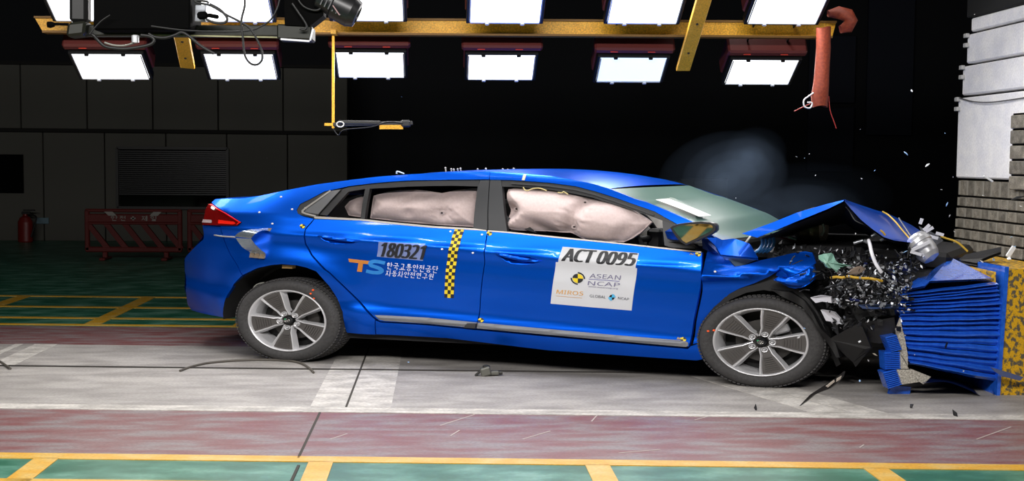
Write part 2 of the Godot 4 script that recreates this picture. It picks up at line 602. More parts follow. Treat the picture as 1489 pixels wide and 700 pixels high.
func hall() -> void:
	var X0 := -15.0
	var X1 := 15.0
	var green := worn("worn green paint", noise_tex(3, 0.012, c8(24, 92, 68), c8(104, 150, 132), 0.6, 1.7), Vector3(0.28, 0.5, 0.55), 0.38)
	var yellow := worn("worn yellow paint", noise_tex(5, 0.02, c8(206, 152, 28), c8(205, 172, 96), 0.55, 1.6), Vector3(0.4, 0.6, 0.6), 0.45)
	var red := worn("scuffed red paint", noise_tex(11, 0.011, c8(114, 66, 66), c8(124, 114, 114), 0.48, 1.7, 1024, 0.2), Vector3(0.16, 0.5, 0.55), 0.5)
	var concrete := worn("pale concrete", noise_tex(17, 0.009, c8(138, 134, 130), c8(166, 162, 157), 0.5, 1.8, 1024, 0.14), Vector3(0.16, 0.5, 0.42), 0.6)
	var pale := worn("white painted border", noise_tex(19, 0.02, c8(160, 156, 150), c8(196, 192, 185), 0.45, 2.0, 512, 0.14), Vector3(0.3, 0.5, 0.5), 0.6)
	var joint := mat("joint filler", c8(58, 54, 48), 0.9)
	var fl := structure("floor", "painted test hall floor with a pale concrete track between red strips and green lanes")
	var mb := MB.new()
	wbox(mb, Vector3(0, -0.1, -10.5), Vector3(X1 - X0 + 1, 0.2, 32.0))
	obj("green_paint", mb, green, fl)
	mb = MB.new()
	strip(mb, X0, X1, -10.05, -11.16, 0.002)
	obj("red_strip", mb, red, fl)
	mb = MB.new()
	strip(mb, X0, X1, -6.35, -7.46, 0.002)
	obj("red_strip", mb, red, fl)
	# the concrete track, in slabs on both sides of the tow slot
	var slot := -9.0
	for run in [[-3.42, -0.80], [-0.3, 2.75], [3.3, X1]]:
		for b in [[-7.62, slot + 0.012], [slot - 0.012, -10.05]]:
			mb = MB.new()
			cross_strip(mb, run[0], run[1], b[0], b[1], 0.004)
			obj("concrete_slab", mb, concrete, fl)
	for b in [[-7.62, slot + 0.012], [slot - 0.012, -10.05]]:
		mb = MB.new()
		cross_strip(mb, X0, -3.42, b[0], b[1], 0.004)
		obj("concrete_slab", mb, concrete, fl)
		# pale bands across the track on both sides of a joint
		for s in [[-0.80, -0.585], [-0.57, -0.30]]:
			mb = MB.new()
			cross_strip(mb, s[0], s[1], b[0], b[1], 0.005)
			obj("pale_band", mb, pale, fl)
	for s in [[2.28, 2.52, -0.48], [2.535, 2.75, -0.48]]:
		mb = MB.new()
		cross_strip(mb, s[0], s[1], -7.62, -8.9, 0.006, s[2])
		obj("pale_band", mb, pale, fl)
	mb = MB.new()
	cross_strip(mb, 2.75, 3.3, -7.62, -10.05, 0.004)
	obj("concrete_slab", mb, concrete, fl)
	# border of the track, with its two fine grooves
	for b in [[-7.46, -7.53], [-7.535, -7.61]]:
		mb = MB.new()
		strip(mb, X0, X1, b[0], b[1], 0.006)
		obj("pale_border", mb, pale, fl)
	for run in [[-3.46, -3.40], [-3.3, -3.12]]:
		mb = MB.new()
		cross_strip(mb, run[0], run[1], -8.97, -10.05, 0.006)
		obj("pale_band", mb, pale, fl)
	mb = MB.new()
	strip(mb, X0, X1, slot - 0.01, slot + 0.01, 0.0035)
	obj("tow_slot", mb, mat("black steel", c8(30, 29, 28), 0.6, 0.3), fl)
	mb = MB.new()
	strip(mb, X0, X1, slot + 0.012, slot + 0.03, 0.012)
	obj("slot_rail", mb, mat("dark cable", c8(60, 57, 54), 0.5, 0.4), fl)
	mb = MB.new()
	cross_strip(mb, -0.731, -0.717, -6.3, -7.46, 0.004)
	cross_strip(mb, -0.711, -0.697, -5.0, -6.15, 0.006)
	cross_strip(mb, -0.584, -0.571, -7.62, -10.05, 0.0045)
	obj("floor_joint", mb, joint, fl)
	for g in [[0.004, -7.125, 0.212, -7.431], [0.062, -6.855, 0.114, -6.995], [0.321, -7.45, 0.42, -7.593], [0.897, -7.222, 0.952, -7.399], [0.459, -6.762, 0.63, -6.967], [3.002, -6.711, 3.347, -7.026], [1.518, -7.25, 1.677, -7.407], [2.273, -6.527, 2.318, -6.591], [-0.599, -6.783, -0.515, -6.918], [0.946, -6.43, 1.179, -6.503]]:
		var q := pairs(g)
		mb = MB.new()
		bar(mb, Vector3(q[0].x, 0.003, q[0].y), Vector3(q[1].x, 0.003, q[1].y), 0.008, 0.002, UP)
		obj("scratch", mb, mat("pale scratch", c8(176, 166, 162), 0.7), fl)
	# yellow lane lines
	for b in [[-6.23, -6.345], [-5.72, -5.83], [-11.22, -11.31], [-11.69, -11.79], [-12.55, -12.65], [-13.5, -13.6]]:
		mb = MB.new()
		strip(mb, X0, X1, b[0], b[1], 0.004)
		obj("yellow_line", mb, yellow, fl)
	for k in range(-3, 4):
		mb = MB.new()
		var x := -0.6 + 1.4 * k
		cross_strip(mb, x - 0.062, x + 0.062, -4.6, -6.24, 0.004)
		obj("yellow_line", mb, yellow, fl)
	for k in range(-4, 4):
		mb = MB.new()
		var x := -0.455 + 1.365 * k
		cross_strip(mb, x - 0.075, x + 0.075, -11.25, -13.6, 0.0045)
		obj("yellow_line", mb, yellow, fl)

	# back wall: a grey panelled wall on the left, the dark end of the hall on the right
	var panel := mat("grey wall panel", c8(82, 81, 74), 0.75)
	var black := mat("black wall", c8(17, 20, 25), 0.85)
	var gap := mat("panel gap", c8(24, 23, 21), 0.9)
	var wl := structure("wall_back", "grey panelled wall at the far left of the hall", Vector3(0, 0, -23))
	mb = MB.new()
	wbox(mb, Vector3(-8.4, 1.62, -0.2), Vector3(13.4, 3.24, 0.3))
	obj("backing", mb, gap, wl)
	for k in 12:
		mb = MB.new()
		wbox(mb, Vector3(-1.7 - 1.17 * k - 0.585 - 0.0, 2.6, 0.0), Vector3(1.15, 1.14, 0.1), 0.008)
		obj("wall_panel", mb, panel, wl)
	for k in 12:
		mb = MB.new()
		wbox(mb, Vector3(-1.7 - 1.094 * k - 0.547, 0.98, 0.0), Vector3(1.076, 1.96, 0.1), 0.008)
		obj("wall_panel", mb, panel, wl)
	mb = MB.new()
	wbox(mb, Vector3(-8.4, 2.0, 0.02), Vector3(13.4, 0.06, 0.12))
	wbox(mb, Vector3(-8.4, 3.2, 0.02), Vector3(13.4, 0.05, 0.16))
	obj("trim", mb, gap, wl)
	var wr := structure("wall_end", "unlit black end wall of the hall", Vector3(0, 0, -25))
	mb = MB.new()
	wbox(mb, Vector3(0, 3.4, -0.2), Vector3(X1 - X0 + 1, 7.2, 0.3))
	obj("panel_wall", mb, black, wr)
	var blue_black := mat("dark blue panel", c8(26, 31, 44), 0.8)
	for p in [[7.9, 2.62, 0.95, 1.35], [7.9, 1.2, 0.95, 1.3], [9.1, 3.0, 0.95, 3.4]]:
		mb = MB.new()
		wbox(mb, Vector3(p[0], p[1] + 0.8, 0.05), Vector3(p[2], p[3], 0.1), 0.01)
		obj("dark_panel", mb, blue_black, wr)
	for s in [["wall_left", -15.2, "black left wall of the hall"], ["wall_right", 15.2, "black right wall of the hall"]]:
		var w := structure(s[0], s[2], Vector3(s[1], 0, 0))
		mb = MB.new()
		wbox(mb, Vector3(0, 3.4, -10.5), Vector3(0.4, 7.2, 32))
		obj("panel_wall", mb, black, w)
	var wf := structure("wall_front", "dark wall of the hall behind the camera", Vector3(0, 0, 5.3))
	mb = MB.new()
	wbox(mb, Vector3(0, 3.4, 0), Vector3(31, 7.2, 0.4))
	obj("panel_wall", mb, black, wf)
	var ce := structure("ceiling", "black ceiling of the hall", Vector3(0, 7.0, 0))
	mb = MB.new()
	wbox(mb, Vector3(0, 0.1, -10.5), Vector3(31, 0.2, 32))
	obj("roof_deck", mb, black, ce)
	# windows of the back wall
	var win := structure("window_1", "dark louvred window in the grey wall", Vector3(0, 0, -22.94))
	var q := pairs([-5.839, 1.696, -3.865, 0.612])
	mb = MB.new()
	wbox(mb, Vector3((q[0].x + q[1].x) / 2, (q[0].y + q[1].y) / 2, 0.0), Vector3(q[1].x - q[0].x, q[0].y - q[1].y, 0.06))
	obj("glass", mb, mat("black glass", c8(8, 9, 10), 0.08), win)
	mb = MB.new()
	for s in [[q[0].x, (q[0].y + q[1].y) / 2, 0.05, q[0].y - q[1].y], [q[1].x, (q[0].y + q[1].y) / 2, 0.05, q[0].y - q[1].y], [(q[0].x + q[1].x) / 2, q[0].y, q[1].x - q[0].x, 0.05], [(q[0].x + q[1].x) / 2, q[1].y, q[1].x - q[0].x, 0.05]]:
		wbox(mb, Vector3(s[0], s[1], 0.05), Vector3(s[2], s[3], 0.06))
	obj("window_frame", mb, mat("dark frame", c8(44, 44, 42), 0.5), win)
	for k in 22:
		mb = MB.new()
		wbox(mb, Vector3((q[0].x + q[1].x) / 2, q[0].y - 0.06 - k * 0.037, 0.06), Vector3(q[1].x - q[0].x - 0.06, 0.024, 0.012))
		obj("slat", mb, mat("blind slat", c8(40, 41, 42), 0.35, 0.2), win)
	win = structure("window_2", "black window at the left edge of the grey wall", Vector3(0, 0, -22.94))
	q = pairs([-8.65, 1.559, -7.512, 0.863])
	mb = MB.new()
	wbox(mb, Vector3((q[0].x + q[1].x) / 2, (q[0].y + q[1].y) / 2, 0.0), Vector3(q[1].x - q[0].x, q[0].y - q[1].y, 0.06))
	obj("glass", mb, mat("black glass", c8(8, 9, 10), 0.08), win)

# ------------------------------------------------------------------ floodlights
func flood_lamp(o: Vector3, right: Vector3, down: Vector3, label: String, group: String, dim := false) -> void:
	# o: middle of the lens; right and down: its half axes; it shines along n
	lamp_parts(thing("flood_lamp", label, "lamp", o, group), right, down, dim)

func lamp_parts(t: Node3D, right: Vector3, down: Vector3, dim: bool, energy := LAMP_ENERGY) -> void:
	var n := right.cross(down).normalized()
	if n.y > 0.0:
		n = -n
	n *= right.length() / 0.418
	var mb := MB.new()
	var back := -n * 0.11
	block(mb, back - n * 0.12 - down * 0.12, right * 1.12, down * 1.05, n * 0.12, 0.02)
	obj("housing", mb, mat("dark red lamp housing", c8(88, 34, 30), 0.5, 0.1), t)
	mb = MB.new()
	block(mb, back - n * 0.07 - down * 1.36, right * 1.2, down * 0.2, n * 0.16, 0.015)
	obj("ballast_box", mb, mat("dark red lamp housing", c8(88, 34, 30), 0.5, 0.1), t)
	for s in [-0.62, 0.5]:
		mb = MB.new()
		block(mb, back + n * 0.095 - down * 1.36 + right * s, right * 0.11, down * 0.018, n * 0.004)
		obj("vent_slot", mb, mat("bright red slot", c8(210, 70, 50), 0.4), t)
	mb = MB.new()
	for s in [-1.0, 1.0]:
		block(mb, right * 1.045 * s - n * 0.05, right * 0.045, down * 1.1, n * 0.06, 0.006)
		block(mb, down * 1.06 * s - n * 0.05, right * 1.09, down * 0.06, n * 0.06, 0.006)
	obj("lens_frame", mb, mat("black lamp frame", c8(20, 20, 21), 0.45, 0.3), t)
	mb = MB.new()
	block(mb, down * 1.02 + n * 0.012, right * 0.98, down * 0.028, n * 0.006)
	for s in [-1.0, 1.0]:
		block(mb, right * 0.985 * s + n * 0.012, right * 0.012, down * 0.95, n * 0.006)
	obj("lens_trim", mb, mat("brushed trim", c8(190, 192, 196), 0.35, 0.8), t)
	for s in [[-0.5, 1.06], [0.5, 1.06], [-0.55, -1.04], [0.5, -1.04]]:
		mb = MB.new()
		block(mb, right * s[0] + down * s[1] + n * 0.016, right * 0.06, down * 0.055, n * 0.02, 0.004)
		obj("clip", mb, mat("clip steel" if s[1] > 0 else "clip black", c8(200, 202, 205) if s[1] > 0 else c8(24, 24, 24), 0.4, 0.5), t)
	mb = MB.new()
	block(mb, -n * 0.005, right * 0.99, down * 0.99, n * 0.008)
	var glow := mat("flood lens dim" if dim else "flood lens", c8(230, 236, 238), 0.3)
	glow.emission_enabled = true
	glow.emission = c8(226, 244, 246) if dim else c8(250, 252, 255)
	glow.emission_energy_multiplier = 1.0 if dim else 2.2
	obj("lens", mb, glow, t)
	var a := AreaLight3D.new()
	a.name = "lamp_light"
	t.add_child(a)
	a.area_size = Vector2(right.length() * 1.9, down.length() * 1.9)
	a.light_energy = energy
	a.light_color = Color(1.0, 0.985, 0.975)
	a.area_range = 40.0
	a.area_attenuation = 2.0
	a.shadow_enabled = true
	a.basis = Basis(right.normalized(), -down.normalized(), right.normalized().cross(-down.normalized()))
	if a.basis.z.dot(n) > 0.0:
		a.basis = Basis(-right.normalized(), -down.normalized(), (-right.normalized()).cross(-down.normalized()))
	a.position = n * 0.07

func bank(o: Vector3, down: Vector3, count: int, label: String, energy := LAMP_ENERGY) -> void:
	var t := thing("lamp_bank", label, "lamp", o)
	for k in count:
		var x := (k - (count - 1) / 2.0) * 1.02
		var l := Node3D.new()
		l.name = "flood_lamp"
		t.add_child(l, true)
		l.position = Vector3(x, 0, 0)
		lamp_parts(l, Vector3(0.2655, 0, 0), down, false, energy)
	var mb := MB.new()
	bar(mb, Vector3(-count * 0.5, 0.25, -0.1), Vector3(count * 0.5, 0.25, -0.1), 0.06, 0.06)
	for x in [-2.0, 2.0]:
		bar(mb, Vector3(x, 0.22, -0.1), Vector3(x, 7.0 - o.y, -0.1), 0.04, 0.04, Vector3.BACK)
	obj("hanging_rail", mb, mat("black tube", c8(9, 9, 9), 0.55), t)

func numbered_lamp(k: int) -> String:
	return "flood_lamp" if k == 0 else "flood_lamp_%03d" % k

func lamp_rig() -> void:
	var d := Vector3(0, -0.5, -0.866)                     # down the lens: away and down
	var low := triples([-2.588, 2.249, -10, -1.578, 2.262, -10, -0.559, 2.288, -10, 0.478, 2.282, -10, 1.525, 2.276, -10, 2.587, 2.27, -10])
	var place := ["below the left end of the black camera boom", "below the hanging black cable loop", "beside the thin yellow hanging post", "fourth from the left under the yellow beam", "bluish, left of the slanting yellow arm", "below the right end of the yellow beam"]
	for i in 6:
		flood_lamp(low[i], Vector3(0.2655, 0.002, 0), d * 0.1665, "lit flood lamp of the lower row, " + place[i], "lamps of the lower row", i == 4)
	var top := triples([-2.568, 2.629, -9.27, -1.513, 2.64, -9.27, -0.544, 2.66, -9.27, 0.475, 2.66, -9.27, 1.513, 2.671, -9.27, 2.584, 2.683, -9.27])
	place = ["behind the black boom's upright", "behind the black boom's box", "behind the black camera head", "straight above the fourth lower lamp", "left of the slanting yellow arm", "at the right end near the orange sleeve"]
	for i in 6:
		flood_lamp(top[i], Vector3(0.2655, 0.002, 0), d * 0.1665, "lit flood lamp of the cropped upper row, " + place[i], "lamps of the upper row")
	# dark brackets that hold the lamps on the beam
	for k in 2:
		for o in (low if k == 0 else top):
			var lamp: Node3D = get_node(numbered_lamp(k * 6 + (low.find(o) if k == 0 else top.find(o))))
			base = o
			for sx in [-0.16, 0.16]:
				var yb := MB.new()
				var from := Vector3(sx, 0.14, -0.02) if k == 0 else Vector3(sx, 0.02, -0.12)
				var to := Vector3(sx, 2.6 - o.y, -9.66 - o.z)
				bar(yb, from, to, 0.03, 0.012, Vector3.RIGHT)
				obj("yoke", yb, mat("black lamp frame", c8(20, 20, 21), 0.45, 0.3), lamp)
	# the rig climbs on over the track and comes down on the camera's side, above the picture
	bank(Vector3(0.95, 3.12, -8.62), d * 0.1665, 6, "bank of flood lamps over the car, next row above the upper lamps", 0.5)
	bank(Vector3(0.95, 3.52, -7.9), d * 0.1665, 6, "bank of flood lamps over the near edge of the track", 0.5)
	bank(Vector3(-1.8, 4.2, -2.6), Vector3(0, -0.83, 0.558) * 0.1665, 9, "bank of flood lamps hung over the green lane by the camera", NEAR_ENERGY)
	var side := thing("lamp_bank", "bank of two flood lamps above the barrier shining at the crash block", "lamp", Vector3(2.3, 3.6, -9.4))
	for k in 2:
		var l := Node3D.new()
		l.name = "flood_lamp"
		side.add_child(l, true)
		l.position = Vector3(0, 0, k * 0.9 - 0.45)
		lamp_parts(l, Vector3(0, 0, 0.2655), Vector3(-0.5, -0.866, 0) * 0.1665, false, 1.1)
	var hang := MB.new()
	bar(hang, Vector3(-0.1, 0.25, -1.4), Vector3(-0.1, 0.25, 1.4), 0.06, 0.06)
	bar(hang, Vector3(-0.1, 0.22, 0.0), Vector3(-0.1, 3.3, 0.0), 0.04, 0.04, Vector3.BACK)
	obj("hanging_rail", hang, mat("black tube", c8(9, 9, 9), 0.55), side)
	# yellow gantry
	var t := thing("lamp_gantry", "yellow steel beam carrying the flood lamps with two slanting arms", "gantry", Vector3(0, 2.6, -9.65))
	var paint := worn("chipped yellow steel", noise_tex(23, 0.03, c8(222, 160, 26), c8(236, 176, 44), 0.5, 1.5, 256, 0.2), Vector3(1, 1, 1), 0.5)
	var p := triples([-3.062, 2.585, -9.65, -3.002, 2.478, -9.65, 3.082, 2.639, -9.65, 3.052, 2.522, -9.65])
	for i in 4:
		p[i] -= base
	var mb := MB.new()
	var zz := Vector3(0, 0, -0.1)
	prism(mb, PackedVector2Array([Vector2(p[0].x, p[0].y), Vector2(p[2].x, p[2].y), Vector2(p[3].x, p[3].y), Vector2(p[1].x, p[1].y)]), Vector3(0, 0, p[0].z), Vector3.RIGHT, UP, Vector3(0, 0, -0.03))
	obj("beam_web", mb, paint, t)
	mb = MB.new()
	bar(mb, p[0] + zz * 0.5, p[2] + zz * 0.5, 0.127, 0.016, Vector3.UP)
	bar(mb, p[1] + zz * 0.5, p[3] + zz * 0.5, 0.127, 0.016, Vector3.UP)
	obj("beam_flange", mb, mat("brown steel", c8(120, 84, 22), 0.6), t)
	for a in [[1.898, 2.712, -9.02, 1.929, 2.275, -9.91], [-1.874, 2.472, -9.14, -1.976, 2.247, -9.91]]:
		var e := triples(a)
		mb = MB.new()
		var up_end: Vector3 = e[0] + (e[0] - e[1]) * 1.6
		bar(mb, up_end - base, e[1] - base, 0.111, 0.032, Vector3(0, -0.819, 0.574), 0.004)
		obj("arm", mb, paint, t)
		for k in [0.3, 0.72]:
			mb = MB.new()
			var c: Vector3 = e[0].lerp(e[1], k) - base
			lathe(mb, [Vector2(0.0001, 0.022), Vector2(0.01, 0.022), Vector2(0.01, 0.0)], c, Vector3.RIGHT, Vector3(0, 0.574, 0.819), Vector3(0, -0.819, 0.574), 10)
			obj("bolt", mb, mat("bolt black", c8(40, 34, 20), 0.6), t)
	for x in [-3.0, 0.2, 2.2]:
		mb = MB.new()
		bar(mb, Vector3(x, 0.4, 0.0), Vector3(x, 4.4, 0.0), 0.05, 0.05, Vector3.BACK)
		obj("hanger", mb, paint, t)
	# thin yellow post with a black bar and a camera ring at its foot
	t = thing("hanging_post", "thin yellow post hanging from the beam with a black bar and ring at its foot", "post", triples([-0.817, 2.115, -9.53])[0])
	p = triples([-0.814, 2.466, -9.53, -0.815, 1.768, -9.53, -0.88, 1.798, -9.53, -0.214, 1.815, -9.53, -0.465, 1.782, -9.53, -0.287, 1.783, -9.53, -0.757, 1.798, -9.49, -0.735, 1.815, -9.53, -0.501, 1.828, -9.53, -0.267, 1.81, -9.53])
	for i in p.size():
		p[i] -= base
	mb = MB.new()
	bar(mb, p[0], p[1], 0.02, 0.022, Vector3.BACK, 0.003)
	bar(mb, p[2], p[2] + Vector3(0.075, 0, 0), 0.02, 0.02)
	bar(mb, p[0] + Vector3(0, 0.03, 0.0), p[0] + Vector3(0, 0.03, -0.16), 0.04, 0.03)
	obj("post", mb, paint, t)
	mb = MB.new()
	bar(mb, p[1] + Vector3(0.0, 0.03, 0), p[3], 0.032, 0.03, UP, 0.004)
	wbox(mb, p[7] + Vector3(0.12, 0.0, 0), Vector3(0.32, 0.03, 0.05), 0.006)
	wbox(mb, p[9], Vector3(0.075, 0.055, 0.05), 0.012)
	obj("black_bar", mb, mat("black plastic", c8(16, 16, 17), 0.5), t)
	mb = MB.new()
	bar(mb, p[4], p[5], 0.032, 0.032)
	obj("yellow_foot", mb, paint, t)
	mb = MB.new()
	var ring := []
	for k in 17:
		ring.append(p[6] + Vector3(cos(TAU * k / 16) * 0.027, sin(TAU * k / 16) * 0.02, 0.02))
	tube(mb, ring, 0.005, 6)
	obj("ring", mb, mat("pale ring", c8(200, 200, 198), 0.5), t)
	mb = MB.new()
	tube(mb, spline([p[1] + Vector3(0.0, 0, 0.02), p[1] + Vector3(0.04, -0.05, 0.02), p[6] + Vector3(0.03, -0.04, 0.02), p[4] + Vector3(-0.06, 0.0, 0.03), p[4] + Vector3(0.06, 0.04, 0.03), p[5] + Vector3(0, 0.03, 0.03)], 6), 0.004, 6)
	obj("cable", mb, mat("black rubber", c8(14, 14, 15), 0.6), t)
	# orange sleeves at the right end of the beam
	var orange := worn("orange sleeve cloth", noise_tex(29, 0.05, c8(104, 34, 12), c8(136, 54, 22), 0.5, 1.6, 256, 0.15), Vector3(3, 3, 3), 0.7)
	t = thing("cable_sleeve", "orange cloth sleeve hanging straight down from the yellow beam", "sleeve", triples([2.894, 2.256, -9.4])[0])
	p = triples([2.902, 2.568, -9.4, 2.906, 2.412, -9.4, 2.905, 2.256, -9.4, 2.897, 2.126, -9.4, 2.883, 2.047, -9.4, 2.891, 1.969, -9.4])
	mb = MB.new()
	var rows := []
	for i in p.size():
		var line := PackedVector3Array()
		for k in 16:
			var g := TAU * k / 16
			var rr: float = [0.055, 0.055, 0.056, 0.06, 0.066, 0.058][i] * (1.0 + 0.08 * sin(g * 3 + i * 1.7))
			line.append(p[i] - base + Vector3(cos(g) * rr, 0.007 * sin(g * 2 + i), sin(g) * rr * 0.8))
		rows.append(line)
	grid(mb, rows, true)
	obj("sleeve", mb, orange, t)
	mb = MB.new()
	p = triples([2.831, 2.071, -9.37, 2.794, 2.045, -9.37, 2.758, 2.013, -9.37, 2.764, 1.966, -9.37, 2.807, 1.956, -9.37, 2.822, 1.993, -9.37, 2.785, 1.998, -9.37])
	for i in p.size():
		p[i] -= base
	tube(mb, spline(p, 5), 0.006, 6)
	obj("white_cable", mb, mat("white cable", c8(205, 205, 205), 0.5), t)
	mb = MB.new()
	p = triples([2.817, 1.993, -9.37, 2.738, 1.955, -9.37, 2.686, 1.929, -9.37])
	var p2 := triples([2.958, 2.048, -9.4, 2.971, 1.943, -9.4, 3.006, 1.85, -9.4, 3.023, 1.803, -9.4])
	for i in p.size():
		p[i] -= base
	for i in p2.size():
		p2[i] -= base
	tube(mb, spline(p, 4), 0.0035, 5)
	tube(mb, spline(p2, 4), 0.004, 5)
	obj("red_wire", mb, mat("red wire", c8(150, 34, 24), 0.5), t)
	t = thing("cable_sleeve", "orange gathered cloth sleeve curling round the right tip of the yellow beam", "sleeve", triples([3.096, 2.629, -9.46])[0])
	p = triples([2.977, 2.688, -9.53, 3.03, 2.691, -9.46, 3.086, 2.664, -9.4, 3.119, 2.623, -9.4, 3.089, 2.571, -9.4, 3.055, 2.561, -9.46])
	mb = MB.new()
	rows = []
	for i in p.size():
		var dd: Vector3 = (p[mini(i + 1, 5)] - p[maxi(i - 1, 0)]).normalized()
		var s1 := dd.cross(Vector3.BACK).normalized()
		var line := PackedVector3Array()
		for k in 16:
			var g := TAU * k / 16
			var rr: float = [0.026, 0.045, 0.052, 0.052, 0.045, 0.032][i] * (1.0 + 0.12 * sin(g * 4 + i * 2.1))
			line.append(p[i] - base + s1 * cos(g) * rr + Vector3.BACK * sin(g) * rr)
		rows.append(line)
	grid(mb, rows, true)
	obj("sleeve", mb, orange, t)

# ------------------------------------------------------------------ the crash block and the grooved load-cell wall
func crash_block() -> void:
	var XF := 4.42
	var white := worn("white painted steel", noise_tex(31, 0.02, c8(216, 216, 220), c8(232, 231, 230), 0.5, 1.5, 256, 0.06), Vector3(0.8, 0.8, 0.8), 0.55)
	var t := thing("crash_block", "tall pale grey panelled crash block at the right edge", "barrier", Vector3(XF, 0, -9.0))
	var far := -10.25
	var near := -7.2
	var mb := MB.new()
	wbox(mb, Vector3(0.96, 1.35, (far + near) / 2 + 9.0), Vector3(1.76, 2.7, near - far - 0.02))
	obj("core", mb, mat("block core", c8(20, 20, 20), 0.8), t)
	# panels of the face turned to the car, heights measured at the far edge
	var edges := [2.767, 2.63, 2.365, 2.10, 1.41]
	for i in 4:
		mb = MB.new()
		var y1: float = edges[i] - 0.012
		var y0: float = edges[i + 1] + 0.012
		var st := 0.015 * i
		block(mb, Vector3(0.03 - st, (y0 + y1) / 2, (far + near) / 2 + 9.0), Vector3(0.03 + st, 0, 0), Vector3(0, (y1 - y0) / 2, 0), Vector3(0, 0, (near - far) / 2), 0.012)
		obj("wall_panel", mb, white, t)
		if i > 0:
			for dy in [0.01, 0.09]:
				mb = MB.new()
				wbox(mb, Vector3(-2 * st - 0.015, y1 - dy, far + 9.0 + 0.02), Vector3(0.03, 0.035, 0.06), 0.004)
				obj("bracket", mb, mat("pale bracket", c8(170, 170, 168), 0.5), t)
	mb = MB.new()
	block(mb, Vector3(0.7, 2.86, (far + near) / 2 + 9.0), Vector3(0.72, 0.0, 0), Vector3(0, 0.1, 0), Vector3(0, 0, (near - far) / 2 + 0.05), 0.01)
	obj("top_cap", mb, mat("dark cap", c8(18, 19, 18), 0.8), t)
	mb = MB.new()
	tube(mb, spline([Vector3(-0.1, 2.09, -1.2), Vector3(-0.11, 2.045, -0.9), Vector3(-0.11, 2.025, -0.5), Vector3(-0.1, 2.04, 0.2)], 8), 0.005, 6)
	obj("wire", mb, mat("grey wire", c8(70, 70, 70), 0.6), t)
	# load-cell wall: plates in courses, each divided in columns
	t = thing("load_cell_plates", "dark grey grooved plate wall on the face of the crash block", "wall plates", Vector3(XF, 0, -9.0))
	var steel := [worn("stained steel plate", noise_tex(37, 0.03, c8(104, 99, 89), c8(138, 132, 121), 0.5, 1.8, 256, 0.25), Vector3(1.4, 1.4, 1.4), 0.55), worn("stained steel plate dark", noise_tex(41, 0.03, c8(88, 84, 76), c8(122, 117, 107), 0.5, 1.8, 256, 0.25), Vector3(1.4, 1.4, 1.4), 0.55)]
	var tops := [1.41, 1.27, 1.18, 1.09, 1.0, 0.913, 0.82, 0.73, 0.64]
	for i in 8:
		for k in 8:
			var z0 := far + 0.02 + k * 0.152
			mb = MB.new()
			wbox(mb, Vector3(-0.025 - 0.003 * i, (tops[i] + tops[i + 1]) / 2, z0 + 0.076 + 9.0), Vector3(0.07 + 0.006 * i, tops[i] - tops[i + 1] - 0.014, 0.146), 0.006)
			obj("plate", mb, steel[(i * 3 + k) % 2], t)
			mb = MB.new()
			wbox(mb, Vector3(-0.062 - 0.006 * i, (tops[i] + tops[i + 1]) / 2, z0 + 9.0), Vector3(0.008, tops[i] - tops[i + 1] - 0.02, 0.03), 0.002)
			obj("plate_rib", mb, mat("worn plate edge", c8(132, 128, 118), 0.55, 0.1), t)
	mb = MB.new()
	wbox(mb, Vector3(0.02, 0.7, (far + near) / 2 + 9.0), Vector3(0.06, 1.4, near - far))
	obj("backing", mb, mat("block core", c8(20, 20, 20), 0.8), t)
	# stacked dark plates at the near end
	for i in 5:
		mb = MB.new()
		wbox(mb, Vector3(-0.06, 1.40 + 0.115 * i, 0.37), Vector3(0.1, 0.1, 1.2), 0.006)
		obj("plate", mb, steel[i % 2], t)
		mb = MB.new()
		wbox(mb, Vector3(-0.05, 1.4575 + 0.115 * i, 0.37), Vector3(0.08, 0.014, 1.2))
		obj("plate_rib", mb, mat("pale bracket", c8(170, 170, 168), 0.5), t)

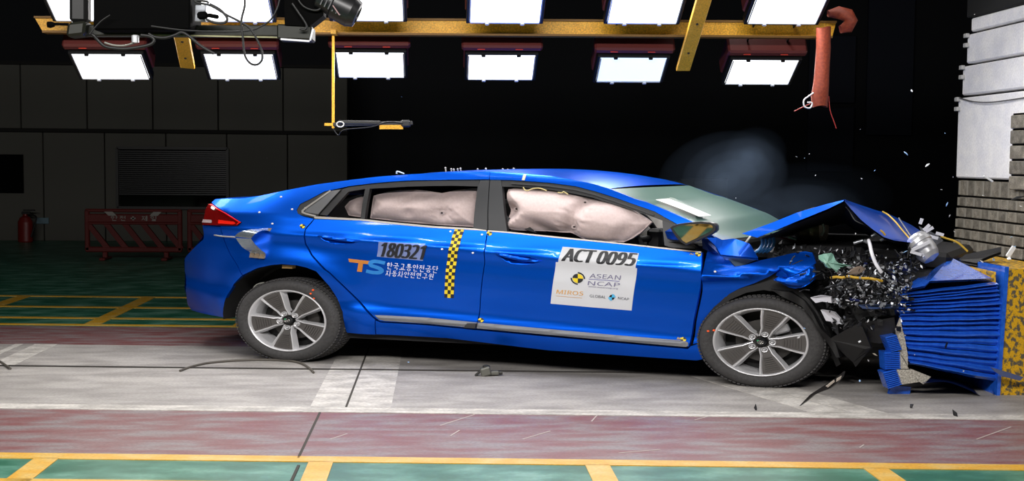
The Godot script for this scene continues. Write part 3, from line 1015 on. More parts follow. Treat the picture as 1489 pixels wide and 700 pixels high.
# ------------------------------------------------------------------ the deformable barrier
func barrier() -> void:
	var Z := -8.0
	var blue := worn("blue barrier sheet", noise_tex(43, 0.03, c8(30, 88, 200), c8(40, 108, 226), 0.5, 1.5, 256, 0.08), Vector3(2, 2, 2), 0.26, 1.0)
	var foil := worn("torn bare aluminium", noise_tex(47, 0.06, c8(150, 145, 134), c8(205, 200, 188), 0.5, 2.0, 256, 0.2), Vector3(4, 4, 4), 0.45)
	# yellow mounting block
	var t := thing("barrier_mount", "scuffed yellow mounting block behind the crushed blue barrier", "barrier", Vector3(3.9, 0, Z))
	var chipped := worn("scraped yellow and blue paint", noise_tex(53, 0.035, c8(92, 86, 78), c8(222, 170, 30), 0.43, 5.0, 512, 0.2), Vector3(1.3, 1.1, 1.1), 0.5)
	var p := pairs([3.731, 0.85, 4.194, 0.843, 4.228, -0.011, 3.704, 0.004])
	var mb := MB.new()
	prism(mb, PackedVector2Array([p[0], p[1], p[2], p[3]]), Vector3(0, 0, Z) - base, Vector3.RIGHT, UP, Vector3(0, 0, -1.35))
	obj("mount_body", mb, chipped, t)
	mb = MB.new()
	var tp := pairs([3.726, 0.864, 3.754, 0.864, 3.723, -0.005, 3.7, -0.005])
	prism(mb, tp, Vector3(0, 0, Z + 0.012) - base, Vector3.RIGHT, UP, Vector3(0, 0, -1.3))
	obj("blue_backplate", mb, blue, t)
	mb = MB.new()
	p = pairs([3.427, 0.881, 3.736, 0.846])
	prism(mb, PackedVector2Array([Vector2(p[0].x, Z - 0.75), Vector2(p[1].x - 0.05, Z - 0.03), Vector2(p[1].x + 0.0, Z - 1.2), Vector2(p[0].x + 0.1, Z - 1.2)]), Vector3(0, p[1].y - 0.1, 0) - base, Vector3.RIGHT, Vector3.BACK, UP * 0.08)
	obj("top_ledge", mb, chipped, t)
	# crushed honeycomb
	t = thing("crush_barrier", "crumpled bright blue ribbed honeycomb barrier with a torn grey edge", "barrier", Vector3(3.2, 0, Z))
	var L := pairs([2.998, 0.68, 3.004, 0.625, 3.02, 0.556, 3.046, 0.442, 3.077, 0.328, 3.095, 0.213])
	var R := pairs([3.692, 0.763, 3.709, 0.672, 3.732, 0.557, 3.745, 0.443, 3.747, 0.258, 3.729, 0.088])
	var edge := func(e: PackedVector2Array, s: float) -> Vector2:
		var f := clampf(s, 0.0, 0.9999) * (e.size() - 1)
		return e[int(f)].lerp(e[int(f) + 1], f - int(f))
	var folds := 18
	for i in folds:
		mb = MB.new()
		var rows := []
		var cuts := 9
		for j in cuts:
			var s := (i + float(j) / (cuts - 1)) / folds
			var line := PackedVector3Array()
			for k in 15:
				var u := k / 14.0
				var a: Vector2 = edge.call(L, s)
				var b: Vector2 = edge.call(R, s)
				var q := a.lerp(b, u)
				var amp := 0.042 * (0.85 + 0.3 * sin(i * 2.3 + u * 2.0))
				var wob := 0.003 * sin(u * 5.0 + i * 1.9) + 0.0015 * sin(u * 17.0 + i * 0.7)
				line.append(Vector3(q.x, q.y + wob, Z + amp * (0.5 - 0.5 * cos(TAU * j / (cuts - 1))) + 0.02 * sin(u * 3.0) - 0.05 * u) - base)
			rows.append(line)
		grid(mb, rows)
		obj("honeycomb_fold", mb, blue, t)
	mb = MB.new()
	var body := PackedVector2Array()
	for q in L:
		body.append(q + Vector2(0.012, 0))
	for i in 6:
		body.append(R[5 - i])
	prism(mb, body, Vector3(0, 0, Z - 0.06) - base, Vector3.RIGHT, UP, Vector3(0, 0, -0.95))
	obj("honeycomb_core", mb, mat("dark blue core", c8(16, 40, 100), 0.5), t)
	# torn edge of bare foil on the left
	mb = MB.new()
	var rim := pairs([3.032, 0.528, 3.002, 0.446, 3.013, 0.392, 2.991, 0.364, 3.001, 0.332, 3.025, 0.3, 3.064, 0.245, 3.088, 0.204, 3.086, 0.273, 3.065, 0.378, 3.039, 0.469])
	prism(mb, rim, Vector3(0, 0, Z + 0.02) - base, Vector3.RIGHT, UP, Vector3(0, 0, -0.02))
	obj("torn_foil", mb, foil, t)
	# folded top sheet
	mb = MB.new()
	var f := triples([2.987, 0.688, -7.96, 3.018, 0.706, -7.97, 3.175, 0.74, -7.95, 3.186, 0.776, -7.9, 3.658, 0.784, -8.02, 3.571, 0.888, -8.5, 3.346, 0.799, -8.3, 3.206, 0.775, -8.15])
	for i in f.size():
		f[i] -= base
	for q in [[0, 1, 7], [1, 2, 7], [2, 3, 7], [3, 6, 7], [3, 4, 5], [3, 5, 6]]:
		mb.tri(f[q[0]], f[q[1]], f[q[2]], Vector3(0, 1, 1))
		mb.tri(f[q[0]] - Vector3(0, 0.012, 0.01), f[q[1]] - Vector3(0, 0.012, 0.01), f[q[2]] - Vector3(0, 0.012, 0.01), Vector3(0, -1, -1))
	obj("top_sheet", mb, blue, t)
	mb = MB.new()
	var g := triples([3.295, 0.84, -8.6, 3.505, 0.808, -8.7, 3.66, 0.863, -8.7, 3.425, 0.781, -8.4, 3.257, 0.723, -8.3, 3.205, 0.685, -8.3])
	for i in g.size():
		g[i] -= base
	for q in [[0, 1, 4], [1, 2, 3], [1, 3, 4], [0, 4, 5]]:
		mb.tri(g[q[0]], g[q[1]], g[q[2]], Vector3(0, 1, 1))
		mb.tri(g[q[0]] - Vector3(0, 0.01, 0.02), g[q[1]] - Vector3(0, 0.01, 0.02), g[q[2]] - Vector3(0, 0.01, 0.02), Vector3(0, -1, -1))
	obj("torn_sheet", mb, blue, t)
	mb = MB.new()
	var bt := triples([3.602, 0.865, -8.55, 3.787, 0.849, -8.45, 3.908, 0.83, -8.35, 3.919, 0.811, -8.35, 3.787, 0.83, -8.45, 3.642, 0.845, -8.55])
	for i in bt.size():
		bt[i] -= base
	prism(mb, PackedVector2Array([Vector2(bt[0].x, bt[0].y), Vector2(bt[2].x, bt[2].y), Vector2(bt[3].x, bt[3].y), Vector2(bt[5].x, bt[5].y)]), Vector3(0, 0, Z - 0.4), Vector3.RIGHT, UP, Vector3(0, 0, -0.3))
	obj("top_lip", mb, blue, t)
	# small honeycomb blocks hanging off the lower left corner
	var spots := [[2.925, 0.396, 2.999, 0.414, 3.039, 0.314, 2.97, 0.296], [2.921, 0.296, 3.025, 0.3, 3.033, 0.186, 2.932, 0.181], [2.916, 0.163, 3.005, 0.186, 3.046, 0.08, 2.958, 0.053], [3.006, 0.061, 3.142, 0.052, 3.134, 0.001, 2.989, -0.004]]
	for s in spots.size():
		var q := pairs(spots[s])
		var zz := Z + (0.03 if s < 3 else -0.05)
		if s == 3:
			mb = MB.new()
			prism(mb, q, Vector3(0, 0, zz) - base, Vector3.RIGHT, UP, Vector3(0, 0, -0.03))
			obj("torn_sheet", mb, blue, t)
			continue
		for k in 9:
			mb = MB.new()
			var a0 := q[0].lerp(q[3], k / 9.0)
			var a1 := q[0].lerp(q[3], (k + 1) / 9.0)
			var b0 := q[1].lerp(q[2], k / 9.0)
			var b1 := q[1].lerp(q[2], (k + 1) / 9.0)
			var rows := []
			for j in 5:
				var w := j / 4.0
				var m0 := a0.lerp(a1, w)
				var m1 := b0.lerp(b1, w)
				var bul := (0.5 - 0.5 * cos(TAU * w)) * 0.014
				rows.append(PackedVector3Array([Vector3(m0.x, m0.y, zz + bul) - base, Vector3(m1.x, m1.y, zz + bul) - base]))
			grid(mb, rows)
			obj("honeycomb_rib", mb, blue, t)
		mb = MB.new()
		prism(mb, q, Vector3(0, 0, zz - 0.002) - base, Vector3.RIGHT, UP, Vector3(0, 0, -0.1))
		obj("honeycomb_core", mb, blue, t)
	for s in [[3.022, 0.297, 3.09, 0.188, 3.029, 0.188], [3.002, 0.183, 3.104, 0.183, 3.162, 0.1, 3.037, 0.082], [3.1, 0.189, 3.24, 0.134, 3.191, 0.084, 3.153, 0.107]]:
		mb = MB.new()
		prism(mb, pairs(s), Vector3(0, 0, Z + 0.035) - base, Vector3.RIGHT, UP, Vector3(0, 0, -0.012))
		obj("torn_foil", mb, foil, t)
	# sheet curling under the block, and a loose blade at its right
	mb = MB.new()
	var c0 := triples([3.152, 0.102, -7.9, 3.325, 0.106, -7.93, 3.475, 0.056, -7.95, 3.602, -0.004, -7.97, 3.682, -0.02, -7.98, 3.68, 0.027, -8])
	var c1 := triples([3.351, 0.094, -8.2, 3.528, 0.057, -8.3, 3.683, 0, -8.35, 3.783, -0.058, -8.35, 3.842, -0.073, -8.35, 3.82, 0.009, -8.35])
	var rows2 := []
	for a in [c0, c1]:
		var line := PackedVector3Array()
		for q in spline(a, 5):
			line.append(q - base)
		rows2.append(line)
	grid(mb, rows2)
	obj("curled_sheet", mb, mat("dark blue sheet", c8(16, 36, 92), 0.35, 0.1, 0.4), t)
	t = thing("blade_shard", "pale blue-grey bent strip lying across the yellow mounting block", "debris", triples([3.727, 0.174, -7.9])[0])
	mb = MB.new()
	prism(mb, pairs([3.61, 0.211, 3.656, 0.197, 3.839, 0.142, 3.812, 0.119, 3.695, 0.147, 3.643, 0.179]), Vector3(0, 0, -7.9) - base, Vector3.RIGHT, UP, Vector3(0, 0, -0.012))
	obj("strip", mb, mat("blue grey sheet", c8(96, 108, 150), 0.4, 0.3), t)

# ------------------------------------------------------------------ the car
const FAR := 1.76                       # mirrors w on the far side
var paint: StandardMaterial3D

func edge_dist(p: Vector2, poly: PackedVector2Array) -> float:
	var d := 1e9
	for i in poly.size():
		d = minf(d, p.distance_to(Geometry2D.get_closest_point_to_segment(p, poly[i], poly[(i + 1) % poly.size()])))
	return d

# a swelling inside its outline, dented at the given spots [l, h, depth, width]
func pillow(poly: PackedVector2Array, off: float, swell: float, soft: float, dents: Array) -> Callable:
	return func(l: float, h: float) -> float:
		var p := Vector2(l, h)
		var d := edge_dist(p, poly)
		var w := surf(l, h) + off - swell * (1.0 - exp(-d / soft))
		for q in dents:
			var v := p - Vector2(q[0], q[1])
			w += q[2] * exp(-pow(v.length() / q[3], 2))
			if q[2] > 0.04:
				w += 0.0018 * sin(v.angle() * 11.0 + q[0] * 9.0) * exp(-pow((v.length() - 0.07) / 0.055, 2))
		return w

func part_sheet(called: String, poly: Array, off: float, m: Material, parent: Node3D, thick := 0.03, cell := 0.03) -> MeshInstance3D:
	var mb := MB.new()
	sheet(mb, pairs(poly), side_off(off), cell, thick)
	return obj(called, mb, m, parent)

func across(near: Array, crown: float, bow: float, count := 14) -> Array:
	var rows := []
	for q in near:
		var w0 := surf(q.x, q.y)
		var line := PackedVector3Array()
		for k in count + 1:
			var s := float(k) / count
			var c := 1.0 - pow(2 * s - 1, 2)
			line.append(cw(q.x + bow * c, q.y + crown * (1.0 - pow(absf(2 * s - 1), 3)), lerpf(w0, FAR - w0, s)))
		rows.append(line)
	return rows

func curve2(a: Array, per := 4) -> Array:
	var v := []
	for p in pairs(a):
		v.append(Vector3(p.x, p.y, 0))
	var o := []
	for p in spline(v, per):
		o.append(Vector2(p.x, p.y))
	return o

func car() -> void:
	paint = mat("metallic blue paint", c8(0, 84, 208), 0.34, 0.76, 0.14)
	paint.metallic_specular = 0.3
	var dark := mat("black interior", c8(12, 12, 13), 0.8)
	var gloss_black := mat("black window frame", c8(20, 21, 23), 0.5)
	var frame_grey := mat("charcoal pillar film", c8(36, 38, 41), 0.5)
	var chrome := mat("satin chrome strip", c8(150, 147, 142), 0.4, 0.7)
	var t := thing("crash_car", "blue hatchback with crushed nose, burst airbags, number stickers and test labels", "car", CAR_O + CAR_L * -1.3)
	# ---- body
	var bd := Node3D.new()
	bd.name = "body"
	t.add_child(bd)
	var q := [-3.095, 1.195, -3.079, 1.217, -2.987, 1.225, -2.886, 1.228, -2.76, 1.252, -2.588, 1.302, -2.43, 1.344, -2.271, 1.375, -2.075, 1.409, -1.884, 1.43, -1.733, 1.445, -1.584, 1.452, -1.464, 1.456, -1.457, 1.399, -1.659, 1.393, -1.875, 1.385, -1.978, 1.375, -2.089, 1.361, -2.233, 1.335, -2.337, 1.303, -2.368, 1.294, -2.431, 1.244, -2.494, 1.197, -2.506, 1.151, -2.493, 1.126, -2.457, 1.107, -2.394, 1.09, -2.425, 1.036, -2.437, 1.015, -2.437, 0.955, -2.435, 0.898, -2.397, 0.82, -2.32, 0.719, -2.285, 0.687, -2.224, 0.609, -2.085, 0.412, -2.058, 0.372, -2.045, 0.354, -2.068, 0.233, -2.235, 0.237, -2.238, 0.243, -2.238, 0.259, -2.225, 0.402, -2.272, 0.529, -2.298, 0.6, -2.335, 0.661, -2.36, 0.702, -2.416, 0.728, -2.474, 0.743, -2.561, 0.748, -2.621, 0.74, -2.718, 0.711, -2.82, 0.652, -2.854, 0.718, -2.908, 0.799, -2.951, 0.902, -2.968, 0.981, -2.971, 1.017, -2.853, 1.022, -2.83, 1.051, -2.943, 1.12, -3.086, 1.187]
	part_sheet("rear_quarter", q, 0.0, paint, bd)
	part_sheet("rear_bumper", [-2.973, 1.012, -2.973, 0.98, -2.956, 0.899, -2.913, 0.796, -2.859, 0.716, -2.825, 0.649, -2.894, 0.578, -2.938, 0.492, -2.958, 0.446, -3.021, 0.299, -3.162, 0.297, -3.411, 0.301, -3.474, 0.332, -3.406, 0.421, -3.375, 0.513, -3.402, 0.629, -3.363, 0.737, -3.235, 0.827, -3.13, 0.904, -3.123, 0.94, -3.122, 1.015, -3.088, 1.014], 0.0, paint, bd)
	var roof_rail := [-1.462, 1.456, -1.301, 1.449, -1.136, 1.429, -1.021, 1.406, -0.908, 1.379, -0.81, 1.344, -0.669, 1.275, -0.611, 1.255, -0.506, 1.203, -0.417, 1.156, -0.363, 1.127, -0.28, 1.057, -0.237, 1.021, -0.304, 1.019, -0.427, 1.104, -0.558, 1.192, -0.664, 1.237, -0.772, 1.283, -0.879, 1.324, -0.987, 1.358, -1.125, 1.38, -1.337, 1.396, -1.453, 1.397]
	part_sheet("roof_rail", roof_rail, 0.0, paint, bd)
	part_sheet("rocker", [-2.043, 0.346, -2.02, 0.331, -1.758, 0.326, -1.481, 0.307, -1.077, 0.283, -0.715, 0.262, -0.362, 0.244, -0.348, 0.265, -0.294, 0.291, -0.293, 0.174, -0.324, 0.163, -1.101, 0.178, -1.658, 0.233, -2.063, 0.235], 0.002, paint, bd, 0.06)
	var top := curve2([-2.886, 1.228, -2.76, 1.252, -2.588, 1.302, -2.43, 1.344, -2.271, 1.375, -2.075, 1.409, -1.884, 1.43, -1.733, 1.445, -1.584, 1.452, -1.46, 1.456, -1.301, 1.449, -1.136, 1.429, -1.021, 1.406, -0.908, 1.379, -0.81, 1.344])
	var mb := MB.new()
	grid(mb, across(top.slice(top.size() - 32), 0.018, 0.05))
	obj("roof", mb, paint, bd)
	mb = MB.new()
	grid(mb, across(top.slice(0, top.size() - 31), 0.006, -0.03))
	obj("tailgate", mb, paint, bd)
	mb = MB.new()
	var gl := []
	for p in across(top.slice(10, top.size() - 33), 0.006, -0.03):
		var line := PackedVector3Array()
		for k in range(2, p.size() - 2):
			line.append(p[k] + UP * 0.006)
		gl.append(line)
	grid(mb, gl)
	obj("rear_window", mb, mat("dark rear glass", c8(14, 18, 20), 0.06), bd)
	mb = MB.new()
	grid(mb, across(curve2([-2.886, 1.228, -2.987, 1.225, -3.079, 1.217, -3.095, 1.195, -3.112, 1.021, -3.127, 0.94, -3.235, 0.827, -3.363, 0.737, -3.402, 0.629, -3.406, 0.421, -3.411, 0.303], 3), 0.0, -0.16))
	obj("rear_fascia", mb, paint, bd)
	# far side and everything that closes the shell
	mb = MB.new()
	var far_poly := pairs([-3.095, 1.195, -2.886, 1.228, -2.588, 1.302, -2.271, 1.375, -1.884, 1.43, -1.584, 1.452, -1.301, 1.449, -1.021, 1.406, -0.81, 1.344, -0.611, 1.255, -0.417, 1.156, -0.237, 1.021, -0.027, 0.908, 0.108, 0.876, 0.146, 0.786, 0.039, 0.768, -0.107, 0.681, -0.256, 0.521, -0.295, 0.174, -1.101, 0.178, -1.658, 0.233, -2.235, 0.237, -2.272, 0.533, -2.419, 0.725, -2.624, 0.742, -2.82, 0.652, -2.958, 0.446, -3.026, 0.298, -3.446, 0.332, -3.363, 0.735, -3.127, 0.94])
	sheet(mb, far_poly, func(l: float, h: float) -> float: return FAR - surf(l, h), 0.1, -0.03)
	obj("far_side", mb, paint, bd)
	mb = MB.new()
	sheet(mb, far_poly, func(l: float, h: float) -> float: return FAR - surf(l, h) - 0.04, 0.15, 0.0)
	obj("far_trim", mb, dark, bd)
	mb = MB.new()
	sheet(mb, pairs([-2.948, 0.536, -2.878, 1.016, -2.557, 1.18, -2.437, 1.082, -1.979, 1.044, -1.444, 1.011, -0.364, 0.905, -0.225, 0.863, -0.226, 0.291, -0.362, 0.259, -1.449, 0.322, -2.063, 0.353, -2.321, 0.678, -2.521, 0.731, -2.739, 0.684]), func(l: float, h: float) -> float: return surf(l, h) + 0.27, 0.1, 0.0)
	obj("inner_side", mb, dark, bd)
	mb = MB.new()
	block(mb, cw(-1.5, 0.24, FAR / 2), CAR_L * 1.35, UP * 0.05, CAR_W * 0.75)
	block(mb, cw(-2.55, 0.42, FAR / 2), CAR_L * 0.5, UP * 0.12, CAR_W * 0.58)
	block(mb, cw(-0.18, 0.5, FAR / 2), CAR_L * 0.04, UP * 0.36, CAR_W * 0.7)
	block(mb, cw(-2.55, 0.95, FAR / 2), CAR_L * 0.5, UP * 0.02, CAR_W * 0.7)
	obj("underbody", mb, dark, bd)
	mb = MB.new()
	lathe(mb, [Vector2(0.40, 0.05), Vector2(0.40, 0.34), Vector2(0.0, 0.34)], cw(-2.57, 0.34, 0), CAR_L, UP, CAR_W, 32, false, -0.15, PI + 0.1)
	obj("wheel_housing", mb, mat("wheel housing", c8(14, 14, 14), 0.9), bd)
	# ---- windscreen
	mb = MB.new()
	grid(mb, across(curve2([-0.806, 1.34, -0.668, 1.271, -0.611, 1.25, -0.505, 1.198, -0.417, 1.151, -0.362, 1.122, -0.273, 1.052, -0.202, 1.008]), 0.012, 0.12))
	var glass := mat("cloudy greenish windscreen", c8(84, 116, 106, 0.62), 0.4)
	obj("windscreen", mb, glass, t)
	mb = MB.new()
	block(mb, cw(-0.38, 0.92, FAR / 2), CAR_L * 0.16, UP * 0.05, CAR_W * 0.68, 0.02)
	block(mb, cw(-0.05, 0.88, FAR / 2 + 0.15), CAR_L * 0.16, UP * 0.02, CAR_W * 0.55)
	obj("dashboard", mb, mat("black plastic", c8(16, 16, 17), 0.5), t)
	mb = MB.new()
	grid(mb, across(curve2([-0.608, 1.267, -0.571, 1.251, -0.527, 1.231, -0.442, 1.19, -0.376, 1.155], 3), 0.015, 0.125, 40).map(func(r): return r.slice(2, 6)))
	obj("screen_label", mb, mat("white paper", c8(226, 230, 226), 0.7), t)
	# ---- rear lamp
	var lamp := part_sheet("tail_lamp", [-3.108, 1.177, -3.085, 1.183, -2.942, 1.116, -2.834, 1.051, -2.854, 1.026, -3.121, 1.021], -0.008, mat("dark red lens", c8(96, 8, 8), 0.12, 0.0, 1.0), t)
	part_sheet("reflector", [-2.99, 1.065, -2.881, 1.055, -2.865, 1.041, -2.881, 1.035, -2.988, 1.038], -0.014, mat("bright red lens", c8(214, 30, 18), 0.2), lamp, 0.005)
	part_sheet("lens_edge", [-3.108, 1.179, -3.082, 1.183, -2.943, 1.118, -2.831, 1.052, -2.854, 1.032, -2.857, 1.036, -2.845, 1.052, -2.955, 1.117, -3.074, 1.17], -0.014, mat("red lens edge", c8(206, 28, 22), 0.2), lamp, 0.005)
	part_sheet("reverse_lens", [-3.118, 1.063, -3.046, 1.061, -3.042, 1.04, -3.12, 1.039], -0.013, mat("clear lens", c8(150, 132, 134), 0.25), lamp, 0.005)
	part_sheet("marker_patch", [-3.068, 1.165, -3.032, 1.151, -3.034, 1.137, -3.065, 1.15], -0.016, mat("white dot", c8(240, 240, 238), 0.5), lamp, 0.004)
	# ---- doors
	var lens_r := [-2.363, 0.966, -2.332, 0.97, -2.268, 0.965, -2.203, 0.958, -2.111, 0.935, -2.157, 0.913, -2.215, 0.903, -2.263, 0.904, -2.317, 0.925]
	var lens_f := [-1.367, 0.876, -1.338, 0.881, -1.264, 0.872, -1.172, 0.857, -1.104, 0.827, -1.157, 0.805, -1.224, 0.794, -1.28, 0.801, -1.33, 0.834]
	var rear := Node3D.new()
	rear.name = "rear_door"
	t.add_child(rear)
	mb = MB.new()
	sheet(mb, pairs([-2.387, 1.089, -2.128, 1.083, -1.93, 1.061, -1.71, 1.042, -1.49, 1.033, -1.415, 1.028, -1.421, 0.798, -1.478, 0.32, -1.756, 0.339, -2.018, 0.342, -2.047, 0.375, -2.075, 0.418, -2.216, 0.615, -2.28, 0.695, -2.309, 0.724, -2.388, 0.825, -2.427, 0.903, -2.429, 0.955, -2.431, 1.011, -2.417, 1.036]), side_off(0.0), 0.03, 0.03, pairs(lens_r))
	obj("door_skin", mb, paint, rear)
	var front := Node3D.new()
	front.name = "front_door"
	t.add_child(front)
	mb = MB.new()
	sheet(mb, pairs([-1.409, 1.027, -1.311, 1.02, -0.969, 0.985, -0.715, 0.96, -0.365, 0.924, -0.295, 0.917, -0.289, 0.763, -0.3, 0.648, -0.308, 0.59, -0.335, 0.429, -0.357, 0.262, -0.714, 0.277, -1.076, 0.298, -1.473, 0.321, -1.416, 0.798]), side_off(0.0), 0.03, 0.03, pairs(lens_f))
	obj("door_skin", mb, paint, front)
	for d in [[lens_r, rear, [-2.363, 0.968, -2.324, 0.974, -2.259, 0.963, -2.183, 0.951, -2.11, 0.934, -2.144, 0.928, -2.211, 0.934, -2.282, 0.945, -2.33, 0.957]], [lens_f, front, [-1.367, 0.879, -1.327, 0.878, -1.253, 0.862, -1.165, 0.843, -1.104, 0.828, -1.145, 0.819, -1.218, 0.826, -1.291, 0.842, -1.342, 0.862]]]:
		var lens := pairs(d[0])
		mb = MB.new()
		sheet(mb, lens, func(l: float, h: float) -> float: return surf(l, h) + 0.045 * (1.0 - exp(-edge_dist(Vector2(l, h), lens) / 0.014)), 0.015, 0.0)
		obj("handle_cup", mb, paint, d[1])
		var grip := pairs(d[2])
		mb = MB.new()
		sheet(mb, grip, func(l: float, h: float) -> float: return surf(l, h) - 0.006 - 0.028 * (1.0 - exp(-edge_dist(Vector2(l, h), grip) / 0.01)), 0.012, 0.02)
		obj("handle", mb, paint, d[1])
	var silver := mat("silver sill moulding", c8(126, 128, 132), 0.55, 0.25)
	var mold_r := pairs([-2.042, 0.388, -1.987, 0.388, -1.754, 0.385, -1.469, 0.365, -1.476, 0.323, -1.756, 0.34, -1.991, 0.346, -2.02, 0.353])
	var mold_f := pairs([-1.465, 0.365, -1.076, 0.34, -0.715, 0.318, -0.378, 0.302, -0.36, 0.29, -0.359, 0.272, -0.369, 0.259, -0.714, 0.278, -1.076, 0.299, -1.472, 0.322])
	for d in [[mold_r, rear], [mold_f, front]]:
		var mp: PackedVector2Array = d[0]
		mb = MB.new()
		sheet(mb, mp, func(l: float, h: float) -> float: return surf(l, h) - 0.004 - 0.02 * (1.0 - exp(-edge_dist(Vector2(l, h), mp) / 0.012)), 0.02, 0.03)
		obj("sill_moulding", mb, silver, d[1])
	part_sheet("moulding_end", [-1.516, 0.359, -1.469, 0.36, -1.474, 0.324, -1.537, 0.325], -0.027, mat("dark moulding cap", c8(52, 52, 54), 0.5), rear, 0.02)
	# black frames round the side windows
	part_sheet("window_frame", [-2.267, 1.313, -2.232, 1.33, -2.088, 1.357, -1.977, 1.371, -1.874, 1.38, -1.658, 1.389, -1.508, 1.392, -1.511, 1.347, -1.651, 1.349, -1.79, 1.344, -1.905, 1.338, -2.019, 1.327, -2.137, 1.317, -2.229, 1.295, -2.322, 1.117, -2.367, 1.121], 0.006, gloss_black, rear)
	part_sheet("pillar_cover", [-1.504, 1.391, -1.454, 1.393, -1.414, 1.04, -1.492, 1.048, -1.509, 1.349], 0.002, frame_grey, rear)
	part_sheet("pillar_cover", [-1.45, 1.393, -1.392, 1.393, -1.379, 1.351, -1.308, 1.032, -1.409, 1.039], 0.002, frame_grey, front)
	part_sheet("window_frame", [-1.391, 1.393, -1.337, 1.392, -1.124, 1.376, -0.987, 1.354, -0.877, 1.32, -0.772, 1.279, -0.663, 1.234, -0.558, 1.189, -0.428, 1.099, -0.455, 1.089, -0.514, 1.13, -0.595, 1.168, -0.743, 1.224, -0.893, 1.281, -1.042, 1.318, -1.191, 1.34, -1.321, 1.347, -1.378, 1.348], 0.006, gloss_black, front)
	part_sheet("frame_ridge", [-1.334, 1.378, -1.122, 1.363, -0.984, 1.34, -0.875, 1.307, -0.769, 1.264, -0.661, 1.218, -0.556, 1.169, -0.558, 1.162, -0.663, 1.208, -0.772, 1.254, -0.877, 1.296, -0.986, 1.33, -1.124, 1.352, -1.332, 1.368], -0.004, frame_grey, front, 0.01)
	part_sheet("mirror_sail", [-0.511, 1.127, -0.428, 1.097, -0.373, 1.021, -0.332, 0.943, -0.449, 0.948, -0.485, 0.961, -0.498, 1.041], 0.004, frame_grey, front)
	part_sheet("divider_bar", [-2.135, 1.319, -2.108, 1.325, -2.103, 1.097, -2.127, 1.1], 0.004, gloss_black, rear)
	for d in [[[-2.389, 1.11, -2.13, 1.099, -1.932, 1.078, -1.712, 1.058, -1.49, 1.048, -1.416, 1.038, -1.416, 1.031, -1.491, 1.036, -1.71, 1.045, -1.931, 1.064, -2.128, 1.086, -2.387, 1.093], rear], [[-1.409, 1.037, -1.308, 1.031, -0.97, 0.997, -0.716, 0.972, -0.459, 0.943, -0.297, 0.925, -0.297, 0.917, -0.459, 0.934, -0.715, 0.963, -0.97, 0.987, -1.307, 1.021, -1.408, 1.028], front]]:
		part_sheet("belt_strip", d[0], -0.008, chrome, d[1], 0.015)
	# rear quarter window
	var qw := part_sheet("quarter_window", [-2.505, 1.151, -2.494, 1.197, -2.431, 1.244, -2.367, 1.293, -2.336, 1.3, -2.269, 1.313, -2.371, 1.121, -2.387, 1.096, -2.458, 1.112, -2.493, 1.126], 0.004, gloss_black, t)
	part_sheet("grey_film", [-2.453, 1.142, -2.444, 1.168, -2.382, 1.23, -2.323, 1.299, -2.273, 1.31, -2.372, 1.125, -2.434, 1.136], -0.004, mat("grey film", c8(84, 85, 87), 0.5), qw, 0.006)
	mb = MB.new()
	stroke(mb, pairs([-2.332, 1.299, -2.391, 1.233, -2.445, 1.175, -2.465, 1.149, -2.462, 1.137, -2.44, 1.127, -2.386, 1.113]), 0.012, side_off(-0.008))
	obj("chrome_edge", mb, chrome, qw)
	# ---- airbags in the windows
	var bag := worn("pale pink airbag cloth", noise_tex(61, 0.05, c8(186, 166, 163), c8(200, 183, 180), 0.5, 1.2, 256, 0.05), Vector3(3, 3, 3), 0.75)
	bag.rim_enabled = true
	bag.rim = 0.3
	var ca := pairs([-2.131, 1.265, -2.057, 1.295, -1.984, 1.309, -1.907, 1.312, -1.824, 1.304, -1.753, 1.291, -1.673, 1.315, -1.581, 1.33, -1.525, 1.333, -1.508, 1.049, -1.733, 1.059, -1.955, 1.078, -2.126, 1.098])
	var dents := []
	for d in triples([-1.705, 1.15].slice(0, 2) + [0]):
		dents.append([d.x, d.y, 0.05, 0.07])
	for d in pairs([-1.923, 1.219, -1.897, 1.145, -1.886, 1.255, -1.828, 1.257, -1.72, 1.254, -1.644, 1.251, -1.576, 1.252]):
		dents.append([d.x, d.y, 0.022, 0.035])
	mb = MB.new()
	sheet(mb, ca, pillow(ca, 0.12, 0.085, 0.055, dents), 0.018, 0.02)
	obj("curtain_airbag", mb, bag, t)
	var swell_c := pillow(ca, 0.12, 0.085, 0.055, dents)
	var cq := pairs([-2.306, 1.178, -2.284, 1.22, -2.244, 1.246, -2.184, 1.268, -2.174, 1.1, -2.222, 1.104, -2.272, 1.113])
	mb = MB.new()
	sheet(mb, cq, pillow(cq, 0.16, 0.06, 0.05, []), 0.02, 0.02)
	obj("curtain_airbag", mb, bag, t)
	var cf := pairs([-1.361, 1.298, -1.358, 1.327, -1.327, 1.338, -1.253, 1.335, -1.142, 1.327, -1.049, 1.309, -0.962, 1.284, -0.887, 1.261, -0.851, 1.255, -0.794, 1.254, -0.735, 1.234, -0.672, 1.186, -0.618, 1.142, -0.58, 1.113, -0.598, 1.082, -0.628, 1.038, -0.667, 0.999, -0.71, 0.972, -0.749, 0.975, -0.784, 0.968, -0.827, 0.975, -0.876, 0.976, -0.917, 0.988, -0.962, 1.014, -1.002, 1.027, -1.104, 1.033, -1.213, 1.037, -1.272, 1.038, -1.324, 1.05])
	dents = []
	for d in pairs([-1.311, 1.187, -1.294, 1.173]):
		dents.append([d.x, d.y, 0.055, 0.05])
	for d in pairs([-0.931, 1.244, -0.944, 1.205, -0.952, 1.162, -0.961, 1.114, -0.967, 1.071, -0.997, 1.046]):
		dents.append([d.x, d.y, 0.05, 0.035])
	for d in pairs([-1.125, 1.066, -1.087, 1.048, -1.162, 1.07, -1.182, 1.093]):
		dents.append([d.x, d.y, 0.03, 0.045])
